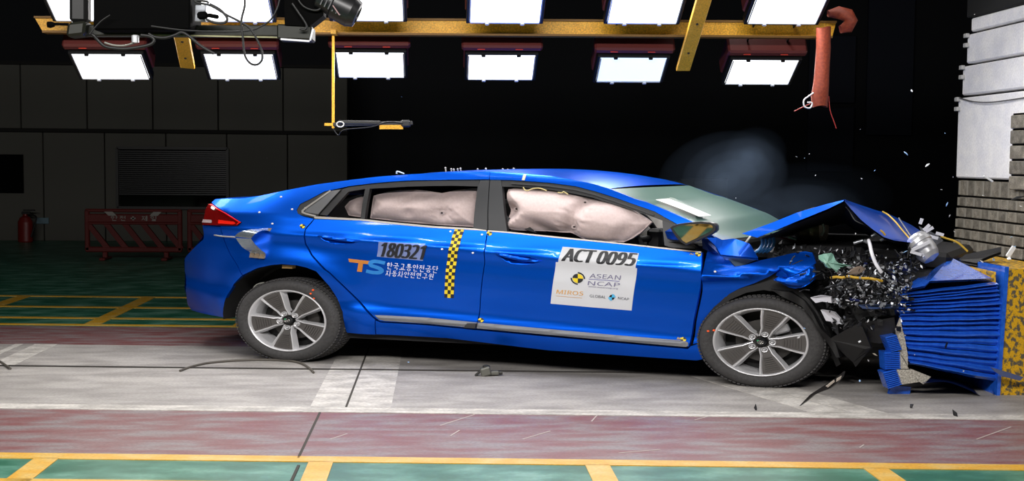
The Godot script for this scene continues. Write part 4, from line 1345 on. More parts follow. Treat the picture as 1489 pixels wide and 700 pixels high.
	for d in pairs([-0.675, 1.084, -0.695, 1.046, -0.633, 1.123, -0.717, 1.012]):
		dents.append([d.x, d.y, 0.025, 0.035])
	mb = MB.new()
	sheet(mb, cf, pillow(cf, 0.05, 0.15, 0.065, dents), 0.018, 0.03)
	var swell_f := pillow(cf, 0.05, 0.15, 0.065, dents)
	var fb := obj("front_airbag", mb, bag, t)
	for d in [[[-1.3, 1.189], fb], [[-0.937, 1.244], fb], [[-0.964, 1.073], fb], [[-1.713, 1.149], t]]:
		var c := pairs(d[0])[0]
		var w: float = (swell_f if d[1] == fb else swell_c).call(c.x, c.y)
		mb = MB.new()
		lathe(mb, [Vector2(0.0001, -0.008), Vector2(0.017, -0.006), Vector2(0.02, 0.012)], cw(c.x, c.y, w), CAR_L, UP, CAR_W, 18)
		obj("tether_patch", mb, mat("airbag patch", c8(184, 168, 166), 0.8), d[1])
		mb = MB.new()
		lathe(mb, [Vector2(0.0001, -0.013), Vector2(0.006, -0.012), Vector2(0.007, 0.0)], cw(c.x, c.y, w), CAR_L, UP, CAR_W, 12)
		obj("tether_knot", mb, mat("dark tether knot", c8(52, 44, 42), 0.8), d[1])
	var lower := pairs([-1.355, 1.147, -1.329, 1.118, -1.246, 1.066, -1.181, 1.044, -1.157, 1.022, -1.343, 1.029])
	mb = MB.new()
	sheet(mb, lower, pillow(lower, 0.15, 0.05, 0.03, []), 0.02, 0.02)
	obj("front_airbag", mb, bag, t)
	part_sheet("seat_belt", [-1.34, 1.149, -1.319, 1.128, -1.275, 1.097, -1.228, 1.072, -1.197, 1.061, -1.161, 1.025, -1.199, 1.036, -1.249, 1.062, -1.296, 1.087, -1.331, 1.101], 0.03, mat("black webbing", c8(42, 42, 44), 0.85), t, 0.004)
	for a in [[-1.258, 1.346, -1.248, 1.329, -1.232, 1.322, -1.206, 1.337, -1.169, 1.34, -1.13, 1.324], [-1.07, 1.313, -1.048, 1.311, -1.039, 1.318, -1.014, 1.301]]:
		var pth := []
		for c in pairs(a):
			pth.append(cw(c.x, c.y, surf(c.x, c.y) - 0.012))
		mb = MB.new()
		tube(mb, spline(pth, 5), 0.004, 6)
		obj("loose_thread", mb, mat("pale yellow cord", c8(206, 190, 130), 0.7), t)
	mb = MB.new()
	var sw := []
	var hub: Vector3 = triples([-0.688, 0.984, 0.42])[0]
	for k in 33:
		var g := TAU * k / 32
		sw.append(cw(hub.x - 0.06 * sin(g), hub.y + 0.17 * sin(g), hub.z + 0.18 * cos(g)))
	tube(mb, sw, 0.022, 8)
	tube(mb, [cw(hub.x, hub.y, hub.z - 0.17), cw(hub.x + 0.04, hub.y, hub.z), cw(hub.x, hub.y, hub.z + 0.17)], 0.026, 6)
	tube(mb, [cw(hub.x + 0.04, hub.y, hub.z), cw(hub.x + 0.06, hub.y - 0.15, hub.z)], 0.026, 6)
	block(mb, cw(hub.x + 0.05, hub.y, hub.z), CAR_L * 0.04, UP * 0.07, CAR_W * 0.08, 0.02)
	obj("steering_wheel", mb, mat("black plastic", c8(16, 16, 17), 0.5), t)
	for w in [0.32, 1.15]:
		mb = MB.new()
		block(mb, cw(-1.35, 0.62, w + 0.1), CAR_L * 0.28, UP * 0.1, CAR_W * 0.22, 0.03)
		block(mb, cw(-1.66, 0.92, w + 0.1), CAR_L * 0.07 - UP * 0.0, UP * 0.3 - CAR_L * 0.08, CAR_W * 0.22, 0.03)
		obj("seat", mb, mat("grey seat cloth", c8(60, 58, 58), 0.9), t)
	var ch := pairs([-0.817, 1.213, -0.683, 1.157, -0.597, 1.022, -0.697, 0.921, -0.846, 0.965])
	for pos in [cw(-0.78, 1.0, 1.15)]:
		mb = MB.new()
		lathe(mb, [Vector2(0.0001, -0.16), Vector2(0.1, -0.15), Vector2(0.2, -0.1), Vector2(0.26, 0.0), Vector2(0.2, 0.1), Vector2(0.0001, 0.14)], pos, CAR_W, UP, CAR_L, 24, true)
		obj("dash_airbag", mb, mat("white airbag cloth", c8(226, 222, 216), 0.8), t)
	# ---- wheels
	wheel(t, -2.558, 0.0, 46.0, [[47.0, 0.246], [55.0, 0.262], [56.0, 0.292]])
	wheel(t, 0.0, 0.0, 0.0, [[163.0, 0.238], [166.0, 0.262]])
	wheel(t, -2.5, FAR - 0.2, 10.0, [])
	wheel(t, 0.05, FAR - 0.2, 30.0, [])
	# ---- crumpled front wing
	var wing := pairs([-0.289, 0.912, -0.287, 0.945, -0.264, 0.936, -0.203, 0.892, -0.171, 0.861, -0.136, 0.827, -0.083, 0.841, -0.024, 0.871, 0.041, 0.892, 0.115, 0.92, 0.183, 0.938, 0.221, 0.931, 0.259, 0.868, 0.228, 0.831, 0.178, 0.797, 0.135, 0.768, 0.119, 0.799, 0.098, 0.821, 0.039, 0.768, -0.039, 0.717, -0.107, 0.681, -0.163, 0.637, -0.197, 0.588, -0.232, 0.546, -0.264, 0.492, -0.281, 0.432, -0.29, 0.301, -0.348, 0.274, -0.331, 0.429, -0.303, 0.59, -0.294, 0.648, -0.285, 0.763])
	var ridge := pairs([-0.282, 0.749, -0.152, 0.767, -0.051, 0.778, 0.046, 0.8, 0.097, 0.825])
	var wing_w := func(l: float, h: float) -> float:
		var d := 1e9
		var below := 0.0
		var p := Vector2(l, h)
		for i in ridge.size() - 1:
			var c := Geometry2D.get_closest_point_to_segment(p, ridge[i], ridge[i + 1])
			if p.distance_to(c) < d:
				d = p.distance_to(c)
				below = signf(c.y - h)
		var w := surf(l, h)
		w += -0.035 * exp(-d / 0.03) + (0.045 if below > 0 else 0.05) * (1.0 - exp(-d / 0.05))
		w += 0.02 * sin(l * 21.0 + h * 9.0) * smoothstep(-0.1, 0.25, l)
		w -= 0.12 * smoothstep(0.05, 0.35, l) - 0.10 * smoothstep(-0.34, -0.2, l) * (1.0 if below < 0 else 0.0) * smoothstep(0.83, 0.93, h)
		return w
	mb = MB.new()
	sheet(mb, wing, wing_w, 0.025, 0.02)
	var wg := obj("front_wing", mb, paint, t)
	var blob := pairs([0.259, 0.864, 0.267, 0.814, 0.266, 0.765, 0.247, 0.736, 0.217, 0.711, 0.173, 0.697, 0.14, 0.702, 0.105, 0.734, 0.073, 0.754, 0.095, 0.775, 0.135, 0.766, 0.178, 0.792, 0.228, 0.828])
	mb = MB.new()
	sheet(mb, blob, func(l: float, h: float) -> float: return surf(l, h) - 0.04 - 0.11 * (1.0 - exp(-edge_dist(Vector2(l, h), blob) / 0.035)) + 0.03 * sin(l * 34.0) * cos(h * 40.0), 0.015, 0.03)
	obj("crushed_lip", mb, paint, wg)
	mb = MB.new()
	var fl := cpts([0.086, 0.826, -0.02, 0.132, 0.798, -0.06, 0.144, 0.772, -0.07, 0.096, 0.771, -0.03, 0.069, 0.777, 0])
	for k in fl.size() - 2:
		mb.tri(fl[0], fl[k + 1], fl[k + 2], -CAR_W)
	obj("torn_flap", mb, paint, wg)
	mb = MB.new()
	var co := cpts([-0.291, 1.016, 0.08, -0.253, 1.043, 0.13, -0.225, 1.029, 0.145, -0.166, 1.007, 0.155, -0.1, 0.98, 0.155, -0.085, 0.968, 0.135, -0.024, 0.887, 0.035, -0.117, 0.898, 0.03, -0.206, 0.907, 0.02, -0.242, 0.967, 0.05])
	for k in [[0, 1, 9], [1, 2, 9], [2, 8, 9], [2, 3, 8], [3, 7, 8], [3, 4, 7], [4, 5, 7], [5, 6, 7]]:
		mb.tri(co[k[0]], co[k[1]], co[k[2]], UP)
		mb.tri(co[k[0]] - UP * 0.012, co[k[1]] - UP * 0.012, co[k[2]] - UP * 0.012, -UP)
	obj("cowl_corner", mb, paint, wg)
	mb = MB.new()
	var un := cpts([-0.207, 0.902, 0.025, -0.118, 0.893, 0.035, -0.036, 0.878, 0.06, -0.11, 0.835, 0.12, -0.161, 0.818, 0.12, -0.191, 0.852, 0.1])
	for k in un.size() - 2:
		mb.tri(un[0], un[k + 1], un[k + 2], -CAR_W)
	obj("wing_flange", mb, mat("bare pale blue steel", c8(150, 176, 204), 0.35, 0.1), wg)
	mb = MB.new()
	var gp := cpts([-0.311, 1.017, 0.05, -0.279, 1.008, 0.06, -0.242, 0.963, 0.05, -0.218, 0.907, 0.04, -0.276, 0.922, 0.08, -0.306, 0.941, 0.06])
	for k in gp.size() - 2:
		mb.tri(gp[0], gp[k + 1], gp[k + 2], -CAR_W)
	obj("hinge_pillar", mb, mat("blue inner panel", c8(14, 44, 110), 0.4, 0.3), wg)
	# black liner of the front wheel arch
	mb = MB.new()
	sheet(mb, pairs([-0.289, 0.301, -0.284, 0.43, -0.268, 0.488, -0.237, 0.542, -0.204, 0.584, -0.171, 0.633, -0.114, 0.676, -0.047, 0.713, 0.026, 0.761, 0.089, 0.808, 0.13, 0.726, 0.187, 0.672, 0.238, 0.6, 0.279, 0.509, 0.323, 0.396, 0.301, 0.371, 0.26, 0.48, 0.212, 0.562, 0.155, 0.624, 0.088, 0.658, 0.004, 0.673, -0.079, 0.65, -0.156, 0.599, -0.213, 0.529, -0.25, 0.432, -0.261, 0.288]), flat_w(0.03), 0.06, 0.3)
	obj("arch_liner", mb, mat("wheel arch liner", c8(22, 22, 23), 0.7), t)
	mb = MB.new()
	sheet(mb, pairs([0.044, 0.682, 0.144, 0.673, 0.211, 0.611, 0.258, 0.535, 0.299, 0.43, 0.363, 0.332, 0.387, 0.241, 0.368, 0.24, 0.313, 0.366, 0.259, 0.493, 0.198, 0.573, 0.132, 0.626]), func(l: float, h: float) -> float: return -0.02 + 0.02 * sin(l * 40.0), 0.02, 0.12)
	obj("torn_liner", mb, mat("black torn plastic", c8(18, 18, 19), 0.5), t)
	mirror(t)
	bonnet(t)
	labels(t)
	fuel_bracket(t)
	# roof row of sensor pins, aerial and a strip of tape
	for p in triples([-1.978, 1.448, 0.8, -1.943, 1.449, 0.8, -1.928, 1.449, 0.8, -1.904, 1.449, 0.8, -1.887, 1.45, 0.8, -1.784, 1.451, 0.8, -1.735, 1.452, 0.8, -1.635, 1.451, 0.8, -1.605, 1.451, 0.8, -1.57, 1.452, 0.8]):
		mb = MB.new()
		var tall := 0.022 + 0.008 * sin(p.x * 40.0)
		tube(mb, [cw(p.x, p.y - 0.03, p.z), cw(p.x - 0.006, p.y + tall, p.z)], 0.006, 6)
		lathe(mb, [Vector2(0.0001, 0.008), Vector2(0.009, 0.0), Vector2(0.0001, -0.012)], cw(p.x - 0.006, p.y + tall, p.z), CAR_L * 0.75, CAR_W, UP, 8)
		obj("roof_pin", mb, mat("grey pin", c8(150, 150, 146), 0.5), t)
	mb = MB.new()
	var ae := cpts([-2.282, 1.422, 0.8, -2.282, 1.441, 0.8, -2.269, 1.439, 0.8, -2.235, 1.423, 0.8])
	tube(mb, [ae[0], ae[1]], 0.008, 6)
	tube(mb, [ae[1], ae[2], ae[3]], 0.006, 6)
	obj("roof_aerial", mb, mat("pale blue aerial", c8(170, 190, 220), 0.4), t)
	part_sheet("tape", [-1.277, 1.439, -1.262, 1.437, -1.263, 1.395, -1.278, 1.397], -0.004, mat("cream tape", c8(214, 204, 180), 0.7), t, 0.003)
	for p in pairs([-2.454, 1.168, -2.62, 1.248, -2.725, 1.13, -2.632, 1.048, -2.531, 1.158, -1.612, 1.022, -1.646, 0.894, -1.439, 1.005, -1.477, 0.873, -0.219, 0.794]):
		mb = MB.new()
		lathe(mb, [Vector2(0.0001, -0.004), Vector2(0.006, -0.003), Vector2(0.007, 0.0)], cw(p.x, p.y, surf(p.x, p.y) - 0.002), CAR_L, UP, CAR_W, 8)
		obj("dot_marker", mb, mat("white dot", c8(240, 240, 238), 0.5), t)

func wheel(t: Node3D, l: float, w: float, turn: float, marks: Array) -> void:
	var o := cw(l, 0.316, w)
	var a := CAR_L
	var b := UP
	var c := CAR_W
	if w > 0.5:
		c = -CAR_W
		o = cw(l, 0.316, w + 0.2)
	var rubber := worn("tyre rubber", noise_tex(67, 0.05, c8(50, 49, 49), c8(66, 65, 65), 0.5, 1.4, 256, 0.12), Vector3(3, 3, 3), 0.75)
	var alloy := mat("silver alloy", c8(216, 216, 218), 0.3, 0.45)
	var node := Node3D.new()
	node.name = "wheel"
	t.add_child(node, true)
	var mb := MB.new()
	lathe(mb, [Vector2(0.226, 0.03), Vector2(0.233, 0.012), Vector2(0.240, 0.002), Vector2(0.256, -0.006), Vector2(0.276, -0.007), Vector2(0.294, 0.002), Vector2(0.306, 0.018), Vector2(0.313, 0.04), Vector2(0.316, 0.07), Vector2(0.316, 0.135), Vector2(0.312, 0.165), Vector2(0.302, 0.19), Vector2(0.27, 0.205), Vector2(0.22, 0.2)], o, a, b, c, 72, true)
	obj("tyre", mb, rubber, node)
	mb = MB.new()
	for k in 84:
		var g := TAU * (k + 0.25) / 84
		var rd := a * cos(g) + b * sin(g)
		var tn := -a * sin(g) + b * cos(g)
		for z in [0.03, 0.075, 0.105, 0.135, 0.175]:
			var rr: float = 0.311 if z < 0.04 or z > 0.16 else 0.3175
			block(mb, o + rd * rr + c * z + tn * 0.004 * sin(z * 60.0), tn * 0.0085, c * (0.016 if z < 0.04 or z > 0.16 else 0.011), rd * 0.004)
	obj("tread", mb, rubber, node)
	mb = MB.new()
	lathe(mb, [Vector2(0.2355, 0.014), Vector2(0.234, 0.004), Vector2(0.229, 0.001), Vector2(0.224, 0.006), Vector2(0.221, 0.016)], o, a, b, c, 72, true)
	obj("rim_lip", mb, alloy, node)
	mb = MB.new()
	lathe(mb, [Vector2(0.221, 0.016), Vector2(0.214, 0.04), Vector2(0.205, 0.1), Vector2(0.207, 0.19)], o, a, b, c, 72)
	obj("rim_barrel", mb, alloy, node)
	mb = MB.new()
	lathe(mb, [Vector2(0.0001, 0.105), Vector2(0.145, 0.105), Vector2(0.145, 0.13)], o, a, b, c, 48)
	lathe(mb, [Vector2(0.075, 0.1), Vector2(0.07, 0.05), Vector2(0.0001, 0.05)], o, a, b, c, 32)
	obj("brake_disc", mb, mat("brake steel", c8(70, 68, 66), 0.5, 0.6), node)
	mb = MB.new()
	lathe(mb, [Vector2(0.0001, 0.15), Vector2(0.206, 0.15)], o, a, b, c, 48)
	obj("back_plate", mb, mat("black backing", c8(14, 14, 14), 0.8), node)
	var plate := mat("dark grey wheel insert", c8(84, 81, 79), 0.45, 0.3)
	for k in 5:
		var ph := deg_to_rad(turn + 72.0 * k)
		var rd := a * cos(ph) + b * sin(ph)
		var tn := -a * sin(ph) + b * cos(ph)
		# lateral half-width of the blade at each radius, and depth below the rim plane
		var st := [[0.036, 0.022, 0.030], [0.062, 0.026, 0.026], [0.09, 0.029, 0.022], [0.125, 0.041, 0.018], [0.17, 0.055, 0.013], [0.205, 0.064, 0.011], [0.224, 0.067, 0.010]]
		mb = MB.new()
		var left := PackedVector3Array()
		var right := PackedVector3Array()
		for s in st:
			left.append(o + rd * s[0] - tn * s[1] + c * (s[2] + 0.010))
			right.append(o + rd * s[0] + tn * s[1] + c * (s[2] + 0.010))
		grid(mb, [left, right])
		for r in 7:
			var s: float = 0.11 + r * 0.014
			var hw: float = 0.018 + (s - 0.1) * 0.2
			block(mb, o + rd * s + c * (0.026 - (s - 0.1) * 0.07), tn * hw, rd * 0.003, c * 0.003)
		obj("insert", mb, plate, node)
		for side in [-1.0, 1.0]:
			mb = MB.new()
			var e0 := PackedVector3Array()
			var e1 := PackedVector3Array()
			var e2 := PackedVector3Array()
			var e3 := PackedVector3Array()
			for s in st:
				var wid: float = 0.011 + 0.055 * s[0]
				var m: Vector3 = o + rd * s[0] + tn * side * s[1]
				e0.append(m - tn * side * wid * 0.45 + c * (s[2] + 0.012))
				e1.append(m - tn * side * wid * 0.12 + c * s[2])
				e2.append(m + tn * side * wid * 0.18 + c * (s[2] + 0.001))
				e3.append(m + tn * side * wid * 0.65 + c * (s[2] + 0.045))
			grid(mb, [e0, e1])
			grid(mb, [e1, e2])
			grid(mb, [e2, e3])
			obj("spoke", mb, alloy, node)
		mb = MB.new()
		var lu := o + rd * 0.055
		lathe(mb, [Vector2(0.0001, 0.012), Vector2(0.006, 0.013), Vector2(0.009, 0.02), Vector2(0.010, 0.034)], lu, a, b, c, 6)
		lathe(mb, [Vector2(0.012, 0.026), Vector2(0.0165, 0.024), Vector2(0.018, 0.034)], lu, a, b, c, 16)
		obj("wheel_nut", mb, alloy, node)
	mb = MB.new()
	lathe(mb, [Vector2(0.0001, 0.016), Vector2(0.022, 0.018), Vector2(0.028, 0.026), Vector2(0.03, 0.045)], o, a, b, c, 28)
	obj("hub_cap", mb, mat("black hub cap", c8(26, 27, 29), 0.3, 0.3), node)
	mb = MB.new()
	var ring := []
	for k in 25:
		ring.append(o + a * cos(TAU * k / 24) * 0.016 + b * sin(TAU * k / 24) * 0.0105 + c * 0.013)
	tube(mb, ring, 0.0018, 5)
	tube(mb, [o - a * 0.009 - b * 0.007 + c * 0.013, o - a * 0.004 + b * 0.007 + c * 0.013], 0.002, 5)
	tube(mb, [o + a * 0.004 - b * 0.007 + c * 0.013, o + a * 0.009 + b * 0.007 + c * 0.013], 0.002, 5)
	tube(mb, [o - a * 0.008 - b * 0.001 + c * 0.013, o + a * 0.008 + b * 0.001 + c * 0.013], 0.002, 5)
	obj("hub_emblem", mb, mat("chrome strip", c8(214, 212, 208), 0.18, 0.9), node)
	if marks.size() > 0:
		mb = MB.new()
		lathe(mb, [Vector2(0.0001, 0.011), Vector2(0.005, 0.012), Vector2(0.006, 0.02)], o - a * 0.014 + b * 0.01, a, b, c, 8)
		obj("green_dot", mb, mat("green dot", c8(30, 150, 90), 0.5), node)
		mb = MB.new()
		block(mb, o + a * 0.075 + b * 0.085 + c * 0.09, a * 0.045 + b * 0.02, b * 0.03 - a * 0.01, c * 0.02, 0.01)
		obj("caliper", mb, mat("pale caliper", c8(160, 160, 162), 0.4, 0.4), node)
	for m in marks:
		var g := deg_to_rad(m[0])
		mb = MB.new()
		var z: float = -0.004 if m[1] < 0.25 else -0.010
		lathe(mb, [Vector2(0.0001, z), Vector2(0.006, z + 0.001), Vector2(0.0075, z + 0.006)], o + (a * cos(g) + b * sin(g)) * m[1], a, b, c, 10)
		obj("paint_dot", mb, mat("orange paint dot", c8(255, 92, 30), 0.5), node)

func mirror(t: Node3D) -> void:
	var node := Node3D.new()
	node.name = "door_mirror"
	t.add_child(node)
	var poly := pairs([-0.407, 1.095, -0.391, 1.109, -0.364, 1.121, -0.317, 1.131, -0.26, 1.138, -0.213, 1.135, -0.196, 1.127, -0.189, 1.111, -0.189, 1.083, -0.202, 1.064, -0.231, 1.04, -0.285, 1.006, -0.335, 0.978, -0.355, 0.994, -0.373, 1.017, -0.393, 1.058])
	var glass_poly := pairs([-0.394, 1.09, -0.364, 1.107, -0.316, 1.118, -0.259, 1.125, -0.216, 1.123, -0.202, 1.113, -0.2, 1.097, -0.212, 1.076, -0.245, 1.051, -0.332, 0.992, -0.349, 1.008, -0.373, 1.051])
	var mid := Vector2(-0.26, 1.08)
	for p in poly:
		mid += p / poly.size()
	mid -= Vector2(-0.26, 1.08)
	var tilt := func(l: float, h: float) -> float: return -0.15 - (h - mid.y) * 0.17 + (l - mid.x) * 0.05
	var mb := MB.new()
	# shell: outline shrinking towards the back
	var rows := []
	for s in [[1.0, -0.012], [1.03, 0.0], [1.03, 0.02], [0.95, 0.08], [0.75, 0.13], [0.4, 0.16], [0.02, 0.165]]:
		var line := PackedVector3Array()
		for p in poly:
			var q: Vector2 = mid + (p - mid) * s[0]
			line.append(cw(q.x, q.y, tilt.call(q.x, q.y) + s[1]))
		rows.append(line)
	grid(mb, rows, true)
	obj("mirror_shell", mb, mat("dark grey mirror housing", c8(48, 49, 52), 0.4), node)
	mb = MB.new()
	sheet(mb, poly, func(l: float, h: float) -> float: return tilt.call(l, h) - 0.01, 0.05, 0.0)
	obj("mirror_bezel", mb, mat("dark grey mirror housing", c8(48, 49, 52), 0.4), node)
	mb = MB.new()
	sheet(mb, glass_poly, func(l: float, h: float) -> float: return tilt.call(l, h) - 0.014, 0.2, 0.004)
	obj("mirror_glass", mb, mat("mirror glass", c8(150, 152, 150), 0.03, 1.0), node)
	mb = MB.new()
	var cap := cpts([-0.481, 1.057, 0, -0.424, 1.091, -0.08, -0.402, 1.065, -0.12, -0.383, 1.009, -0.1, -0.431, 1.004, -0.04, -0.475, 1.009, 0.02])
	for k in cap.size() - 2:
		mb.tri(cap[0], cap[k + 1], cap[k + 2], -CAR_W)
	obj("mirror_cap", mb, paint, node)
	mb = MB.new()
	var st := cpts([-0.485, 0.984, 0.03, -0.386, 0.992, -0.05, -0.331, 0.972, 0, -0.309, 0.934, 0.02, -0.425, 0.938, 0.03])
	for k in st.size() - 2:
		mb.tri(st[0], st[k + 1], st[k + 2], -CAR_W)
		mb.tri(st[0] + CAR_W * 0.05, st[k + 1] + CAR_W * 0.05, st[k + 2] + CAR_W * 0.05, CAR_W)
	obj("mirror_foot", mb, mat("black plastic", c8(16, 16, 17), 0.5), node)

func patch(mb: MB, near: Array, far: Array, count := 8, sag := 0.0) -> void:
	var rows := []
	for i in near.size():
		var line := PackedVector3Array()
		for k in count + 1:
			var s := float(k) / count
			line.append(near[i].lerp(far[i], s) + UP * sag * (1.0 - pow(2 * s - 1, 2)))
		rows.append(line)
	grid(mb, rows)

func bonnet(t: Node3D) -> void:
	var node := Node3D.new()
	node.name = "bonnet"
	t.add_child(node)
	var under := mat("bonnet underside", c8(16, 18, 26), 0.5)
	# rear half, standing up from the hinges to the fold
	var mb := MB.new()
	var n0 := cpts([-0.114, 1.052, 0.06, 0.024, 1.126, 0.06, 0.156, 1.205, 0.06, 0.296, 1.266, 0.06, 0.373, 1.293, 0.06])
	var n1 := cpts([-0.029, 1.029, 0.02, 0.067, 1.087, 0.02, 0.165, 1.148, 0.02, 0.304, 1.231, 0.02, 0.372, 1.284, 0.05])
	patch(mb, n0, n1, 3)
	obj("side_flange", mb, paint, node)
	var f0 := cpts([-0.054, 1.025, 1.45, 0.067, 1.072, 1.45, 0.192, 1.108, 1.45, 0.292, 1.127, 1.45, 0.397, 1.139, 1.35])
	mb = MB.new()
	patch(mb, n0, f0, 10, 0.0)
	obj("rear_panel", mb, paint, node)
	mb = MB.new()
	var u0 := []
	var u1 := []
	for i in 5:
		u0.append(n1[i] - UP * 0.012 + CAR_W * 0.02)
		u1.append(f0[i] - UP * 0.03)
	patch(mb, u0, u1, 10, -0.01)
	obj("underside", mb, under, node)
	# front half, folded down over the engine
	mb = MB.new()
	var g0 := cpts([0.372, 1.291, 0.06, 0.41, 1.23, 0.06, 0.458, 1.163, 0.05, 0.51, 1.105, 0.05, 0.564, 1.051, 0.06, 0.606, 1.027, 0.1, 0.665, 1.01, 0.2])
	var g1 := cpts([0.36, 1.291, 0.14, 0.408, 1.25, 0.16, 0.468, 1.185, 0.18, 0.524, 1.13, 0.2, 0.577, 1.07, 0.24, 0.615, 1.035, 0.3, 0.653, 1.005, 0.4])
	var g2 := cpts([0.353, 1.289, 0.2, 0.391, 1.248, 0.35, 0.434, 1.211, 0.5, 0.472, 1.174, 0.6, 0.512, 1.137, 0.7, 0.56, 1.08, 0.8, 0.63, 1.011, 0.75])
	var g3 := cpts([0.34, 1.286, 0.3, 0.362, 1.242, 0.6, 0.389, 1.196, 0.9, 0.414, 1.169, 1.1, 0.457, 1.126, 1.2, 0.53, 1.076, 1.2, 0.623, 1.012, 1.1])
	var rows := []
	for i in g0.size():
		rows.append(PackedVector3Array([g0[i], g0[i].lerp(g1[i], 0.5), g1[i], g1[i].lerp(g2[i], 0.5) + UP * 0.006, g2[i], g2[i].lerp(g3[i], 0.5), g3[i]]))
	grid(mb, rows)
	obj("front_panel", mb, paint, node)
	mb = MB.new()
	rows = []
	for i in g0.size():
		rows.append(PackedVector3Array([g0[i] - UP * 0.015 + CAR_W * 0.01, g2[i] - UP * 0.03, g3[i] - UP * 0.03]))
	grid(mb, rows)
	obj("underside", mb, under, node)
	# inner frame seen under the fold, with its bare seam
	mb = MB.new()
	var h0 := cpts([0.325, 1.246, 0.2, 0.358, 1.242, 0.2, 0.379, 1.21, 0.2, 0.403, 1.155, 0.2, 0.446, 1.128, 0.2, 0.486, 1.106, 0.2, 0.506, 1.06, 0.2])
	var h1 := cpts([0.366, 1.278, 0.12, 0.393, 1.241, 0.12, 0.426, 1.186, 0.12, 0.466, 1.132, 0.12, 0.499, 1.096, 0.12, 0.525, 1.069, 0.12, 0.552, 1.043, 0.12])
	var h2 := cpts([0.183, 1.191, 0.6, 0.225, 1.173, 0.6, 0.268, 1.125, 0.6, 0.317, 1.077, 0.6, 0.365, 1.049, 0.6, 0.4, 1.031, 0.6, 0.428, 1.012, 0.6])
	patch(mb, h0, h2, 4)
	patch(mb, h0, h1, 3)
	obj("inner_frame", mb, mat("dark blue primer", c8(22, 30, 58), 0.4, 0.2), node)
	mb = MB.new()
	tube(mb, spline(h0, 5), 0.006, 6)
	obj("hem_seam", mb, mat("bare bonnet seam", c8(120, 122, 124), 0.4, 0.4), node)
	mb = MB.new()
	tube(mb, spline(cpts([0.465, 1.198, 0.62, 0.499, 1.175, 0.6, 0.553, 1.128, 0.5, 0.596, 1.08, 0.42, 0.633, 1.042, 0.35, 0.668, 1.011, 0.25]), 4), 0.006, 6)
	obj("yellow_wire", mb, mat("yellow wire", c8(196, 158, 44), 0.5), node)
	mb = MB.new()
	tube(mb, cpts([0.551, 1.097, 0.04, 0.564, 1.084, 0.04, 0.572, 1.065, 0.05]), 0.007, 6)
	obj("yellow_wire", mb, mat("yellow wire", c8(196, 158, 44), 0.5), node)
	mb = MB.new()
	tube(mb, spline(cpts([0.521, 1.146, 0.8, 0.575, 1.104, 0.6, 0.611, 1.067, 0.5, 0.649, 1.021, 0.4]), 4), 0.006, 6)
	obj("hem_seam", mb, mat("bare bonnet seam", c8(120, 122, 124), 0.4, 0.4), node)

